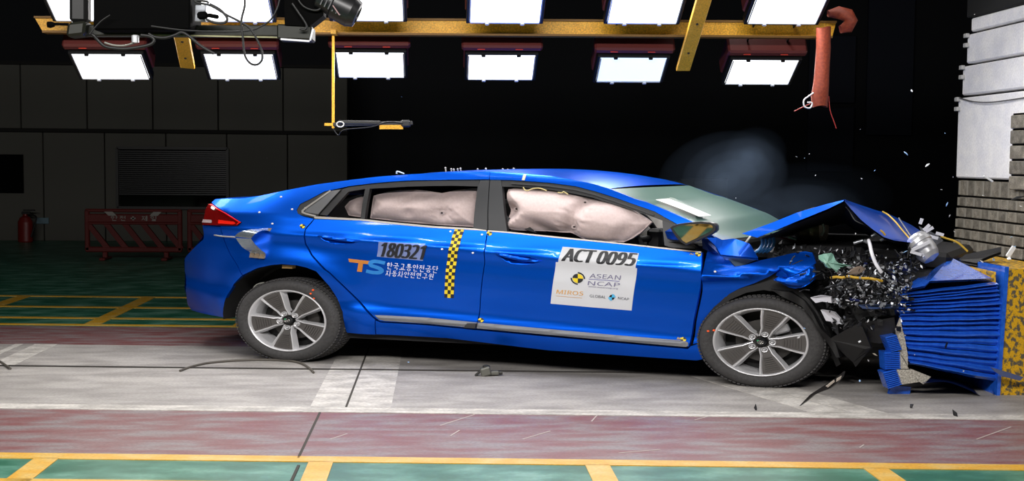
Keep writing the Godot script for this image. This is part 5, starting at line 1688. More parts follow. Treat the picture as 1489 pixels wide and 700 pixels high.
func labels(t: Node3D) -> void:
	var white := mat("white sticker", c8(212, 214, 218), 0.5)
	var ink := mat("black ink", c8(24, 26, 32), 0.5)
	var grey := mat("grey violet ink", c8(120, 116, 146), 0.5)
	var yellow := mat("yellow ink", c8(238, 210, 36), 0.5)
	# door sticker with the organisations' marks
	var sheet2 := part_sheet("test_sticker", [-1.033, 0.825, -0.818, 0.811, -0.611, 0.799, -0.645, 0.499, -0.854, 0.511, -1.069, 0.525], -0.0025, white, t, 0.002, 0.015)
	part_sheet("sticker_title", [-1.004, 0.934, -0.804, 0.918, -0.608, 0.903, -0.619, 0.795, -0.818, 0.809, -1.02, 0.823], -0.0035, white, sheet2, 0.002, 0.015)
	var e := pairs([-1.004, 0.833, -0.637, 0.812, -0.986, 0.923])
	var mb := MB.new()
	letters(mb, "ACT 0095", e[0], e[1] - e[0], e[2] - e[0], -0.006, false)
	var bold := obj("lettering", mb, ink, sheet2)
	bold.set_meta("label", "bold black slanted ACT 0095 title")
	mb = MB.new()
	letters(mb, "ACT 0095", e[0] + Vector2(0.0055, 0), e[1] - e[0], e[2] - e[0], -0.0058, false)
	letters(mb, "ACT 0095", e[0] + Vector2(0.011, 0), e[1] - e[0], e[2] - e[0], -0.0059, false)
	obj("lettering", mb, ink, sheet2)
	for w in [["ASEAN", [-0.859, 0.721, -0.699, 0.714, -0.855, 0.751], grey], ["NCAP", [-0.868, 0.67, -0.703, 0.664, -0.864, 0.698], grey], ["www.aseancap.org", [-0.864, 0.652, -0.711, 0.644, -0.863, 0.662], grey], ["MIROS", [-1.034, 0.6, -0.894, 0.593, -1.03, 0.628], mat("orange ink", c8(226, 166, 70), 0.5)], ["GLOBAL", [-0.859, 0.584, -0.776, 0.578, -0.857, 0.603], mat("dark grey ink", c8(70, 74, 84), 0.5)], ["NCAP", [-0.712, 0.576, -0.656, 0.571, -0.71, 0.593], mat("dark grey ink", c8(70, 74, 84), 0.5)]]:
		var p := pairs(w[1])
		mb = MB.new()
		letters(mb, w[0], p[0], p[1] - p[0], p[2] - p[0], -0.006, false)
		obj("lettering", mb, w[2], sheet2)
	mb = MB.new()
	stroke(mb, pairs([-0.861, 0.712, -0.782, 0.708, -0.704, 0.703]), 0.0035, side_off(-0.006))
	obj("rule", mb, mat("blue violet rule", c8(96, 92, 160), 0.5), sheet2)
	mb = MB.new()
	stroke(mb, pairs([-1.036, 0.583, -0.964, 0.579, -0.899, 0.575]), 0.002, side_off(-0.006))
	obj("rule", mb, mat("orange ink", c8(226, 166, 70), 0.5), sheet2)
	var c := pairs([-0.919, 0.714, -0.885, 0.712, -0.919, 0.754])
	target_mark(sheet2, c[0], c[1] - c[0], c[2] - c[0], [ink, yellow, ink, yellow], ink)
	c = pairs([-0.743, 0.588, -0.726, 0.587, -0.742, 0.61])
	target_mark(sheet2, c[0], c[1] - c[0], c[2] - c[0], [ink, mat("sky blue ink", c8(70, 190, 240), 0.5), ink, mat("sky blue ink", c8(70, 190, 240), 0.5)], mat("sky blue ink", c8(70, 190, 240), 0.5))
	# date on the rear door
	var date := part_sheet("date_sticker", [-2.001, 0.934, -1.741, 0.931, -1.76, 0.804, -2.02, 0.824], -0.002, mat("clear film", c8(215, 228, 250, 0.3), 0.5), t, 0.001, 0.015)
	e = pairs([-2.011, 0.824, -1.769, 0.81, -1.98, 0.932])
	mb = MB.new()
	for k in 3:
		letters(mb, "180321", e[0] + Vector2(0.005 * k, 0), e[1] - e[0], e[2] - e[0], -0.006 + 0.0001 * k, false)
	obj("lettering", mb, ink, date)
	# institute mark and name
	var mark := Node3D.new()
	mark.name = "institute_mark"
	t.add_child(mark)
	mb = MB.new()
	sheet(mb, pairs([-2.182, 0.803, -2.061, 0.79, -2.065, 0.766, -2.098, 0.768, -2.107, 0.707, -2.134, 0.709, -2.124, 0.772, -2.177, 0.778]), side_off(-0.004), 0.05, 0.002)
	obj("letter_shape", mb, mat("orange print", c8(196, 122, 46), 0.45), mark)
	mb = MB.new()
	stroke(mb, PackedVector2Array(curve2([-1.979, 0.78, -2.008, 0.787, -2.036, 0.788, -2.053, 0.777, -2.05, 0.758, -2.025, 0.747, -2.002, 0.736, -1.993, 0.721, -2.009, 0.707, -2.042, 0.706, -2.074, 0.713], 5)), 0.026, side_off(-0.0045))
	obj("letter_shape", mb, mat("sky blue print", c8(36, 128, 206), 0.45), mark)
	var ivory := mat("white print", c8(206, 216, 238), 0.5)
	mb = MB.new()
	e = pairs([-1.965, 0.735, -1.672, 0.717, -1.96, 0.785])
	hangul(mb, [["h", "a", "n"], ["g", "u", "g"], ["g", "yo", ""], ["t", "o", "o"], ["o", "a", "n"], ["j", "eo", "n"], ["g", "o", "o"], ["d", "a", "n"]], e[0], e[1] - e[0], e[2] - e[0], 0.0042)
	obj("lettering", mb, ivory, mark)
	mb = MB.new()
	e = pairs([-1.973, 0.684, -1.697, 0.668, -1.967, 0.727])
	hangul(mb, [["j", "a", ""], ["d", "o", "o"], ["c", "a", ""], ["o", "a", "n"], ["j", "eo", "n"], ["o", "yeo", "n"], ["g", "u", ""], ["o", "wo", "n"]], e[0], e[1] - e[0], e[2] - e[0], 0.0038)
	obj("lettering", mb, ivory, mark)
	# chequered yellow and black tape
	var lft := pairs([-1.587, 1.049, -1.601, 0.982, -1.605, 0.918, -1.618, 0.847, -1.628, 0.767, -1.634, 0.696, -1.641, 0.62, -1.649, 0.538])
	var rgt := pairs([-1.536, 1.045, -1.549, 0.978, -1.554, 0.915, -1.566, 0.844, -1.576, 0.766, -1.583, 0.696, -1.589, 0.62, -1.597, 0.536])
	var tape := Node3D.new()
	tape.name = "chequer_tape"
	t.add_child(tape)
	var at := func(u: float, v: float) -> Vector3:
		var f := clampf(v, 0.0, 0.9999) * 7.0
		var i := int(f)
		var p := lft[i].lerp(lft[i + 1], f - i).lerp(rgt[i].lerp(rgt[i + 1], f - i), u)
		return cw(p.x, p.y, surf(p.x, p.y) - 0.004)
	var my := MB.new()
	var mk := MB.new()
	for r in 20:
		for k in 3:
			var m := my if (r + k) % 2 == 0 else mk
			m.quad(at.call(k / 3.0, r / 20.0), at.call((k + 1) / 3.0, r / 20.0), at.call((k + 1) / 3.0, (r + 1) / 20.0), at.call(k / 3.0, (r + 1) / 20.0), -CAR_W)
	obj("yellow_squares", my, yellow, tape)
	obj("black_squares", mk, ink, tape)
	# round yellow and black aiming marks
	for p in pairs([-2.451, 1.035, -1.399, 1.015, -1.45, 0.384, -0.311, 0.908, -0.385, 0.311]):
		var tg := Node3D.new()
		tg.name = "aiming_mark"
		t.add_child(tg, true)
		target_mark(tg, p, Vector2(0.019, 0), Vector2(0, 0.019), [yellow, ink, yellow, ink], null)
	for p in [[-0.352, 0.903, -0.347, 0.913, -0.34, 0.904, -0.333, 0.906], [-0.416, 0.309, -0.412, 0.324, -0.407, 0.308, -0.401, 0.322, -0.395, 0.309]]:
		mb = MB.new()
		stroke(mb, pairs(p), 0.004, side_off(-0.005))
		obj("chalk_mark", mb, mat("yellow chalk", c8(190, 160, 90), 0.7), t)

func target_mark(parent: Node3D, o: Vector2, a: Vector2, b: Vector2, four: Array, arc: Material) -> void:
	for k in 4:
		var mb := MB.new()
		for i in 6:
			var g0: float = PI / 2 * (k + i / 6.0) + PI / 2
			var g1: float = PI / 2 * (k + (i + 1) / 6.0) + PI / 2
			var p := o + (a * cos(g0) + b * sin(g0)) * 0.82
			var q := o + (a * cos(g1) + b * sin(g1)) * 0.82
			mb.tri(cw(o.x, o.y, surf(o.x, o.y) - 0.006), cw(p.x, p.y, surf(p.x, p.y) - 0.006), cw(q.x, q.y, surf(q.x, q.y) - 0.006), -CAR_W)
		obj("quadrant", mb, four[k], parent)
	if arc == null:
		return
	for k in [0, 2]:
		var mb := MB.new()
		for i in 8:
			var g0: float = PI / 2 * (k + i / 8.0)
			var g1: float = PI / 2 * (k + (i + 1) / 8.0)
			var c := []
			for s in [[g0, 0.9], [g1, 0.9], [g1, 1.12], [g0, 1.12]]:
				var p: Vector2 = o + (a * cos(s[0]) + b * sin(s[0])) * s[1]
				c.append(cw(p.x, p.y, surf(p.x, p.y) - 0.006))
			mb.quad(c[0], c[1], c[2], c[3], -CAR_W)
		obj("arc", mb, arc, parent)

func fuel_bracket(t: Node3D) -> void:
	var node := Node3D.new()
	node.name = "bent_bracket"
	t.add_child(node)
	var tin := worn("stained bent tin", noise_tex(71, 0.05, c8(120, 140, 160), c8(196, 200, 200), 0.5, 1.6, 256, 0.1), Vector3(5, 5, 5), 0.25)
	tin.metallic = 0.75
	# arched band: from the standing seam up over the edge to the folded ear
	var mb := MB.new()
	var a := cpts([-2.809, 0.949, -0.1, -2.787, 0.973, -0.11, -2.754, 0.992, -0.12, -2.727, 1.001, -0.12, -2.701, 1.008, -0.11, -2.676, 1.011, -0.08, -2.657, 1.015, -0.04, -2.65, 1.014, 0])
	var b := cpts([-2.676, 0.944, -0.16, -2.659, 0.963, -0.17, -2.638, 0.986, -0.17, -2.629, 0.998, -0.15, -2.625, 1.004, -0.12, -2.627, 1, -0.08, -2.637, 0.993, -0.04, -2.637, 0.983, -0.01])
	grid(mb, [PackedVector3Array(spline(a, 4)), PackedVector3Array(spline(b, 4))])
	obj("band", mb, tin, node)
	mb = MB.new()
	a = cpts([-2.802, 0.939, -0.1, -2.794, 0.912, -0.09, -2.784, 0.875, -0.07, -2.772, 0.851, -0.05, -2.758, 0.83, -0.03, -2.756, 0.793, -0.02])
	b = cpts([-2.682, 0.941, -0.15, -2.677, 0.911, -0.13, -2.674, 0.882, -0.1, -2.666, 0.851, -0.07, -2.652, 0.825, -0.05, -2.665, 0.787, -0.03])
	grid(mb, [PackedVector3Array(spline(a, 4)), PackedVector3Array(spline(b, 4))])
	obj("band", mb, tin, node)
	mb = MB.new()
	var r := cpts([-3.061, 0.946, 0.1, -3.016, 0.944, 0.06, -2.946, 0.94, 0.02, -2.819, 0.944, -0.08])
	tube(mb, spline(r, 4), 0.006, 6)
	obj("rod", mb, mat("pale rod", c8(190, 190, 180), 0.4, 0.5), node)
	mb = MB.new()
	var f := cpts([-2.756, 0.825, -0.03, -2.652, 0.82, -0.05, -2.654, 0.786, -0.05, -2.75, 0.791, -0.03])
	for k in 4:
		f.append(f[k] - CAR_W * 0.012)
	for k in 3:
		mb.quad(f[0].lerp(f[1], k / 3.0), f[0].lerp(f[1], (k + 0.8) / 3.0), f[3].lerp(f[2], (k + 0.8) / 3.0), f[3].lerp(f[2], k / 3.0) - CAR_W * 0.02, -CAR_W)
	obj("torn_foot", mb, mat("torn sealant", c8(120, 104, 84), 0.8), node)
	mb = MB.new()
	var ear := cpts([-2.663, 1.012, -0.03, -2.624, 1.015, -0.01, -2.631, 0.982, -0.02, -2.642, 0.994, -0.03])
	mb.quad(ear[0], ear[1], ear[2], ear[3], -CAR_W)
	obj("ear", mb, mat("torn sealant", c8(120, 104, 84), 0.8), node)
	mb = MB.new()
	block(mb, cpts([-2.556, 0.724, 0.03])[0], CAR_L * 0.03, UP * 0.012, CAR_W * 0.02)
	obj("arch_clip", mb, mat("tan clip", c8(140, 110, 60), 0.7), node)
	mb = MB.new()
	tube(mb, spline(cpts([-2.793, 0.533, 0.06, -2.771, 0.567, 0.05, -2.74, 0.587, 0.04, -2.705, 0.596, 0.03]), 4), 0.005, 6)
	obj("sensor_wire", mb, mat("pale rod", c8(190, 190, 180), 0.4, 0.5), node)

# ------------------------------------------------------------------ the crushed front of the car
func jag(mb: MB, c: Vector3, size: float) -> void:
	# a bent irregular chip
	var ax := Vector3(rng.randf_range(-1, 1), rng.randf_range(-1, 1), rng.randf_range(-1, 1)).normalized()
	var ay := ax.cross(Vector3(rng.randf_range(-1, 1), rng.randf_range(-1, 1), rng.randf_range(-1, 1))).normalized()
	var az := ax.cross(ay)
	var x := ax * size * rng.randf_range(0.5, 1.2)
	var y := ay * size * rng.randf_range(0.2, 0.7)
	var z := az * size * rng.randf_range(0.05, 0.2)
	var p := [c - x, c - y * 0.8 + x * 0.1, c + x * rng.randf_range(0.6, 1.0) + z, c + y, c + z * 1.5]
	for k in [[0, 1, 4], [1, 2, 4], [2, 3, 4], [3, 0, 4]]:
		mb.tri(p[k[0]], p[k[1]], p[k[2]], az)
	mb.tri(p[0] - z, p[1] - z, p[2] - z, -az)
	mb.tri(p[0] - z, p[2] - z, p[3] - z, -az)
	for k in 4:
		mb.quad(p[k], p[(k + 1) % 4], p[(k + 1) % 4] - z, p[k] - z)

func wreckage() -> void:
	var t: Node3D = get_node("crash_car")
	base = t.position
	var node := Node3D.new()
	node.name = "engine_bay"
	t.add_child(node)
	var soot := mat("engine black", c8(15, 15, 17), 0.55)
	var iron := mat("dark engine metal", c8(52, 54, 58), 0.4, 0.6)
	var bright := mat("broken bright metal", c8(176, 180, 186), 0.3, 0.7)
	var white := mat("white plastic", c8(206, 206, 212), 0.5)
	# dark masses
	var mb := MB.new()
	block(mb, cw(0.34, 0.62, 0.95), CAR_L * 0.34, UP * 0.26 + CAR_L * 0.03, CAR_W * 0.55, 0.06)
	block(mb, cw(0.2, 0.86, 0.7), CAR_L * 0.25, UP * 0.1, CAR_W * 0.4, 0.05)
	block(mb, cw(0.55, 0.55, 0.4), CAR_L * 0.22, UP * 0.26, CAR_W * 0.22, 0.05)
	block(mb, cw(0.62, 0.88, 1.0), CAR_L * 0.2 - UP * 0.03, UP * 0.07, CAR_W * 0.5, 0.03)
	block(mb, cw(0.14, 0.93, 1.1), CAR_L * 0.2, UP * 0.05, CAR_W * 0.5, 0.03)
	block(mb, cw(0.62, 0.3, 0.7), CAR_L * 0.26, UP * 0.1, CAR_W * 0.4, 0.04)
	obj("engine", mb, soot, node)
	# strut tower, brake servo, hoses
	mb = MB.new()
	var sv: Vector3 = cpts([0.107, 1.063, 0.75])[0]
	lathe(mb, [Vector2(0.0001, -0.12), Vector2(0.07, -0.115), Vector2(0.13, -0.07), Vector2(0.15, -0.02), Vector2(0.155, 0.0), Vector2(0.15, 0.02), Vector2(0.13, 0.05), Vector2(0.0001, 0.06)], sv, CAR_W, UP, (CAR_L * 0.9 - CAR_W * 0.2), 28)
	obj("brake_servo", mb, mat("brass tinted servo", c8(96, 88, 62), 0.35, 0.7), node)
	mb = MB.new()
	tube(mb, spline(cpts([0.145, 1.163, 0.6, 0.163, 1.136, 0.6, 0.175, 1.092, 0.6, 0.179, 1.053, 0.6, 0.165, 1.018, 0.6]), 5), 0.01, 6)
	obj("servo_rim", mb, mat("pale steel rim", c8(178, 178, 170), 0.35, 0.6), node)
	mb = MB.new()
	lathe(mb, [Vector2(0.02, -0.02), Vector2(0.06, -0.03), Vector2(0.09, -0.01), Vector2(0.1, 0.03), Vector2(0.12, 0.05), Vector2(0.12, 0.16)], cpts([0.124, 0.894, 0.3])[0], CAR_L, CAR_W, -UP, 24)
	obj("strut_tower", mb, iron, node)
	for k in 4:
		mb = MB.new()
		var off := CAR_W * (0.03 * k)
		var pth := []
		for q in cpts([-0.047, 1.018, 0.2, -0.043, 0.975, 0.2, -0.059, 0.936, 0.2, -0.083, 0.911, 0.2]):
			pth.append(q + off + CAR_L * 0.012 * k)
		tube(mb, spline(pth, 6), 0.012, 8)
		obj("hose", mb, mat("blue hose", c8(46, 110, 170), 0.25, 0.0, 1.0), node)
	mb = MB.new()
	tube(mb, spline(cpts([-0.073, 1.03, 0.5, -0.024, 1.007, 0.5, 0.019, 0.994, 0.5, 0.061, 0.993, 0.5]), 4), 0.008, 6)
	obj("red_cable", mb, mat("red cable", c8(140, 44, 44), 0.5), node)
	mb = MB.new()
	tube(mb, cpts([0.023, 1.01, 0.48, 0.065, 0.994, 0.48]), 0.012, 6)
	obj("pale_rod", mb, mat("pale rod", c8(190, 190, 180), 0.4, 0.5), node)
	mb = MB.new()
	tube(mb, cpts([-0.125, 1.02, 0.3, -0.147, 0.971, 0.28]), 0.01, 6)
	obj("pale_rod", mb, mat("pale rod", c8(190, 190, 180), 0.4, 0.5), node)
	mb = MB.new()
	tube(mb, cpts([-0.055, 0.983, 0.3, -0.024, 0.999, 0.3]), 0.007, 6)
	obj("pale_rod", mb, mat("pale rod", c8(190, 190, 180), 0.4, 0.5), node)
	# torn liner, tank, ducts
	mb = MB.new()
	var tl := cpts([0.294, 0.929, -0.12, 0.32, 0.943, -0.12, 0.351, 0.948, -0.1, 0.368, 0.923, -0.12, 0.398, 0.886, -0.16, 0.438, 0.875, -0.17, 0.464, 0.871, -0.17, 0.413, 0.863, -0.2, 0.401, 0.828, -0.22, 0.385, 0.854, -0.22, 0.343, 0.864, -0.2, 0.318, 0.892, -0.17])
	var knot: Vector3 = tl[1].lerp(tl[9], 0.55) - CAR_W * 0.05
	for k in tl.size():
		var a: Vector3 = tl[k]
		var b: Vector3 = tl[(k + 1) % tl.size()]
		var m: Vector3 = (a + b) / 2 + CAR_W * (0.02 if k % 2 == 0 else -0.025)
		var in_a: Vector3 = a.lerp(knot, 0.5) + CAR_W * (0.018 if k % 3 == 0 else -0.012)
		var in_b: Vector3 = b.lerp(knot, 0.5) + CAR_W * (0.018 if (k + 1) % tl.size() % 3 == 0 else -0.012)
		for q in [[a, m, in_a], [m, in_b, in_a], [m, b, in_b], [in_a, in_b, knot]]:
			mb.tri(q[0], q[1], q[2], -CAR_W)
	obj("washer_tank", mb, mat("pale teal plastic", c8(112, 152, 136), 0.35), node)
	mb = MB.new()
	var bl := cpts([0.431, 0.812, -0.12, 0.446, 0.841, -0.14, 0.471, 0.864, -0.16, 0.493, 0.867, -0.16, 0.509, 0.853, -0.14, 0.5, 0.829, -0.12, 0.472, 0.808, -0.1])
	for k in bl.size() - 2:
		mb.tri(bl[0], bl[k + 1], bl[k + 2], -CAR_W)
		mb.tri(bl[0] + CAR_W * 0.05, bl[k + 1] + CAR_W * 0.05, bl[k + 2] + CAR_W * 0.05, CAR_W)
	obj("tan_bracket", mb, mat("beige plastic", c8(176, 160, 148), 0.5), node)
	mb = MB.new()
	tube(mb, spline(cpts([0.355, 0.784, -0.12, 0.384, 0.793, -0.14, 0.411, 0.791, -0.15, 0.443, 0.799, -0.15, 0.471, 0.794, -0.15, 0.506, 0.791, -0.15, 0.535, 0.791, -0.14, 0.567, 0.784, -0.14, 0.592, 0.774, -0.12]), 4), 0.009, 7)
	obj("yellow_cable", mb, mat("yellow cable", c8(206, 164, 44), 0.45), node)
	mb = MB.new()
	tube(mb, spline(cpts([0.501, 1.028, 0.02, 0.525, 1.003, -0.08, 0.552, 0.952, -0.18, 0.575, 0.898, -0.22, 0.594, 0.865, -0.24, 0.607, 0.839, -0.24]), 5), 0.012, 8)
	obj("white_hose", mb, white, node)
	# white blocks low beside the tyre
	for s in [[0.241, 0.638, -0.02, 0.273, 0.647, -0.05, 0.296, 0.66, -0.07, 0.346, 0.652, -0.06, 0.35, 0.611, -0.06, 0.309, 0.619, -0.07, 0.273, 0.606, -0.05], [0.331, 0.629, 0.02, 0.376, 0.623, 0.02, 0.38, 0.604, 0.02, 0.335, 0.602, 0.02], [0.297, 0.561, -0.05, 0.341, 0.558, -0.08, 0.367, 0.55, -0.08, 0.39, 0.508, -0.06, 0.389, 0.474, -0.05, 0.363, 0.459, -0.05, 0.348, 0.487, -0.06, 0.324, 0.489, -0.05]]:
		mb = MB.new()
		var q := cpts(s)
		for k in q.size() - 2:
			mb.tri(q[0], q[k + 1], q[k + 2], -CAR_W)
			mb.tri(q[0] + CAR_W * 0.04, q[k + 1] + CAR_W * 0.04, q[k + 2] + CAR_W * 0.04, CAR_W)
		for k in q.size():
			mb.quad(q[k], q[(k + 1) % q.size()], q[(k + 1) % q.size()] + CAR_W * 0.04, q[k] + CAR_W * 0.04)
		obj("white_duct", mb, white, node)
	# black broken bumper pieces under the heap
	var plastic := mat("black torn plastic", c8(18, 18, 19), 0.5)
	for s in [[0.33, 0.358, 0, 0.471, 0.476, -0.06, 0.497, 0.459, -0.06, 0.531, 0.323, -0.02, 0.518, 0.304, -0.02, 0.439, 0.206, 0.04, 0.366, 0.29, 0.04], [0.329, 0.36, 0.02, 0.472, 0.479, -0.05, 0.472, 0.465, -0.05, 0.339, 0.347, 0.02], [0.284, 0.462, 0.04, 0.325, 0.441, 0, 0.349, 0.329, 0.02, 0.379, 0.187, 0.05, 0.354, 0.162, 0.08, 0.312, 0.295, 0.08], [0.437, 0.205, 0.05, 0.504, 0.309, -0.03, 0.539, 0.32, -0.03, 0.515, 0.287, 0, 0.449, 0.171, 0.06], [0.476, 0.476, 0.02, 0.632, 0.524, 0, 0.641, 0.391, 0.04, 0.564, 0.339, 0.05, 0.506, 0.344, 0.05], [0.395, 0.601, 0.1, 0.614, 0.659, 0.1, 0.629, 0.512, 0.1, 0.456, 0.456, 0.1]]:
		mb = MB.new()
		var q := cpts(s)
		for k in q.size() - 2:
			mb.tri(q[0], q[k + 1], q[k + 2], -CAR_W)
			mb.tri(q[0] + CAR_W * 0.03, q[k + 1] + CAR_W * 0.03, q[k + 2] + CAR_W * 0.03, CAR_W)
		for k in q.size():
			mb.quad(q[k], q[(k + 1) % q.size()], q[(k + 1) % q.size()] + CAR_W * 0.03, q[k] + CAR_W * 0.03)
		obj("bumper_fragment", mb, plastic, node)
	mb = MB.new()
	var bs := cpts([0.478, 0.608, -0.08, 0.526, 0.609, -0.1, 0.583, 0.614, -0.1, 0.642, 0.619, -0.08, 0.664, 0.614, -0.06, 0.658, 0.593, -0.06, 0.613, 0.592, -0.09, 0.552, 0.585, -0.1, 0.498, 0.584, -0.08])
	for k in bs.size() - 2:
		mb.tri(bs[0], bs[k + 1], bs[k + 2], -CAR_W)
		mb.tri(bs[0] + CAR_W * 0.02, bs[k + 1] + CAR_W * 0.02, bs[k + 2] + CAR_W * 0.02, CAR_W)
	obj("blue_strip", mb, mat("blue grey strip", c8(58, 76, 116), 0.35, 0.2), node)
	mb = MB.new()
	for s in [[0.559, 0.819, 0.2, 0.594, 0.836, 0.25, 0.638, 0.857, 0.3, 0.678, 0.793, 0.3, 0.655, 0.735, 0.2, 0.598, 0.755, 0.15], [0.448, 0.857, 0.2, 0.483, 0.905, 0.2, 0.49, 0.887, 0.2, 0.461, 0.848, 0.2], [0.422, 0.645, 0, 0.477, 0.636, -0.02, 0.474, 0.623, -0.02, 0.425, 0.627, 0]]:
		var q := cpts(s)
		for k in q.size() - 2:
			mb.tri(q[0], q[k + 1], q[k + 2], -CAR_W)
	obj("blue_fragment", mb, mat("dark blue scrap", c8(20, 34, 96), 0.35, 0.3), node)
	# the heap of broken bits: measured spread, too many to count
	for kind in [[soot, 420, 0.036, "dark_scrap"], [iron, 300, 0.024, "metal_scrap"], [bright, 420, 0.018, "bright_scrap"], [white, 70, 0.014, "white_scrap"]]:
		mb = MB.new()
		for k in kind[1]:
			var l := rng.randf_range(0.2, 0.72)
			var h := rng.randf_range(0.42, 0.9)
			if rng.randf() < 0.25:
				l = rng.randf_range(-0.02, 0.7)
				h = rng.randf_range(0.84, 0.96)
			if kind[3] != "dark_scrap" and rng.randf() < 0.6:
				l = rng.randf_range(0.3, 0.72)
				h = rng.randf_range(0.6, 0.88)
			var w := rng.randf_range(-0.1 if kind[3] == "dark_scrap" else -0.18, 0.3 if kind[3] == "dark_scrap" else 0.12) + maxf(0.0, h - 0.82) * 1.2
			if l < 0.34:
				w = maxf(w, 0.28)
			jag(mb, cw(l, h, w), kind[2] * rng.randf_range(0.5, 1.5))
		var o := obj(kind[3], mb, kind[0], node)
		o.set_meta("kind", "stuff")
	# loose long sticks in the heap
	mb = MB.new()
	for k in 46:
		var l := rng.randf_range(0.15, 0.7)
		var h := rng.randf_range(0.6, 0.95)
		var c := cw(l, h, rng.randf_range(-0.08, 0.2) + maxf(0.0, h - 0.85))
		var d := Vector3(rng.randf_range(-1, 1), rng.randf_range(-0.6, 0.6), rng.randf_range(-0.4, 0.4)).normalized() * rng.randf_range(0.02, 0.07)
		tube(mb, [c - d, c + d * 0.2 + Vector3(0, 0.01, 0), c + d], rng.randf_range(0.003, 0.006), 5)
	var st := obj("broken_rod", mb, iron, node)
	st.set_meta("kind", "stuff")
	# the headlamp unit torn loose above the barrier
	var hl := Node3D.new()
	hl.name = "headlamp_unit"
	t.add_child(hl)
	var c0: Vector3 = cpts([0.723, 0.972, 0.25])[0]
	mb = MB.new()
	var ax := (CAR_L * 0.5 - UP * 0.75 - CAR_W * 0.35).normalized()
	var px := ax.cross(CAR_W).normalized() * 0.08
	var py := ax.cross(px).normalized() * 0.08
	lathe(mb, [Vector2(0.3, -0.11), Vector2(0.75, -0.1), Vector2(0.95, -0.08), Vector2(1.0, -0.06), Vector2(1.08, -0.055), Vector2(1.08, -0.03), Vector2(1.0, -0.025), Vector2(0.98, 0.03), Vector2(0.9, 0.06), Vector2(0.7, 0.09), Vector2(0.0001, 0.11)], c0, px, py, ax, 28)
	obj("reflector_bowl", mb, mat("pale lamp casting", c8(196, 196, 198), 0.3, 0.5), hl)
	mb = MB.new()
	bar(mb, cpts([0.683, 0.962, 0.15])[0], cpts([0.765, 1.021, 0.15])[0], 0.022, 0.02)
	obj("bracket", mb, mat("white plastic", c8(206, 206, 212), 0.5), hl)
	mb = MB.new()
	bar(mb, cpts([0.677, 0.953, 0.15])[0], cpts([0.729, 0.932, 0.15])[0], 0.018, 0.02)
	obj("bracket", mb, mat("white plastic", c8(206, 206, 212), 0.5), hl)
	mb = MB.new()
	bar(mb, cpts([0.724, 0.93, 0.18])[0], cpts([0.773, 0.94, 0.2])[0], 0.03, 0.02)
	obj("bracket", mb, mat("white plastic", c8(206, 206, 212), 0.5), hl)
	mb = MB.new()
	bar(mb, cpts([0.683, 1.126, 0.4])[0], cpts([0.692, 1.164, 0.4])[0], 0.03, 0.02)
	obj("bracket", mb, mat("white plastic", c8(206, 206, 212), 0.5), hl)
	mb = MB.new()
	bar(mb, cpts([0.701, 1.084, 0.4])[0], cpts([0.729, 1.123, 0.4])[0], 0.024, 0.02)
	obj("bracket", mb, mat("white plastic", c8(206, 206, 212), 0.5), hl)
	mb = MB.new()
	bar(mb, cpts([0.711, 1.075, 0.4])[0], cpts([0.746, 1.105, 0.4])[0], 0.018, 0.02)
	obj("bracket", mb, mat("white plastic", c8(206, 206, 212), 0.5), hl)
	mb = MB.new()
	bar(mb, cpts([0.76, 1.067, 0.4])[0], cpts([0.796, 1.054, 0.4])[0], 0.03, 0.02)
	obj("bracket", mb, mat("white plastic", c8(206, 206, 212), 0.5), hl)
	mb = MB.new()
	bar(mb, cpts([0.724, 1.047, 0.4])[0], cpts([0.77, 1.03, 0.4])[0], 0.02, 0.02)
	obj("bracket", mb, mat("white plastic", c8(206, 206, 212), 0.5), hl)
	mb = MB.new()
	tube(mb, spline(cpts([0.77, 1.039, 0.5, 0.797, 1.025, 0.5, 0.83, 1.012, 0.5, 0.856, 0.994, 0.5, 0.883, 0.962, 0.5, 0.9, 0.939, 0.5]), 4), 0.008, 6)
	obj("yellow_wire", mb, mat("yellow wire", c8(196, 158, 44), 0.5), hl)
	mb = MB.new()
	var hp := cpts([0.663, 1.107, 0.5, 0.697, 1.084, 0.5, 0.75, 1.052, 0.5, 0.784, 1.011, 0.5, 0.739, 0.964, 0.45, 0.709, 1.014, 0.4])
	for k in hp.size() - 2:
		mb.tri(hp[0], hp[k + 1], hp[k + 2], -CAR_W)
	obj("grey_cover", mb, mat("grey lamp cover", c8(92, 94, 98), 0.5), hl)
	mb = MB.new()
	tube(mb, spline(cpts([0.467, 1.039, 0.3, 0.49, 1.057, 0.3, 0.526, 1.062, 0.3, 0.546, 1.056, 0.3, 0.536, 1.037, 0.3, 0.51, 1.012, 0.3]), 4), 0.012, 6)
	tube(mb, cpts([0.431, 1.01, 0.3, 0.458, 0.992, 0.3]), 0.014, 6)
	tube(mb, cpts([0.382, 0.989, 0.3, 0.428, 1.01, 0.3]), 0.012, 6)
	obj("bright_lever", mb, mat("broken bright metal", c8(176, 180, 186), 0.3, 0.7), hl)

# ------------------------------------------------------------------ loose things in the hall
func flat_hangul(mb: MB, words: Array, o: Vector3, right: Vector3, up: Vector3, pen: float) -> void:
	var each := right / words.size()
	for i in words.size():
		for line in syllable(words[i]):
			for k in line.size() - 1:
				var p: Vector3 = o + each * (i + line[k].x * 0.8) + up * (1.0 - line[k].y)
				var q: Vector3 = o + each * (i + line[k + 1].x * 0.8) + up * (1.0 - line[k + 1].y)
				if p.distance_to(q) > 0.0001:
					bar(mb, p, q, pen, 0.004, Vector3.BACK)

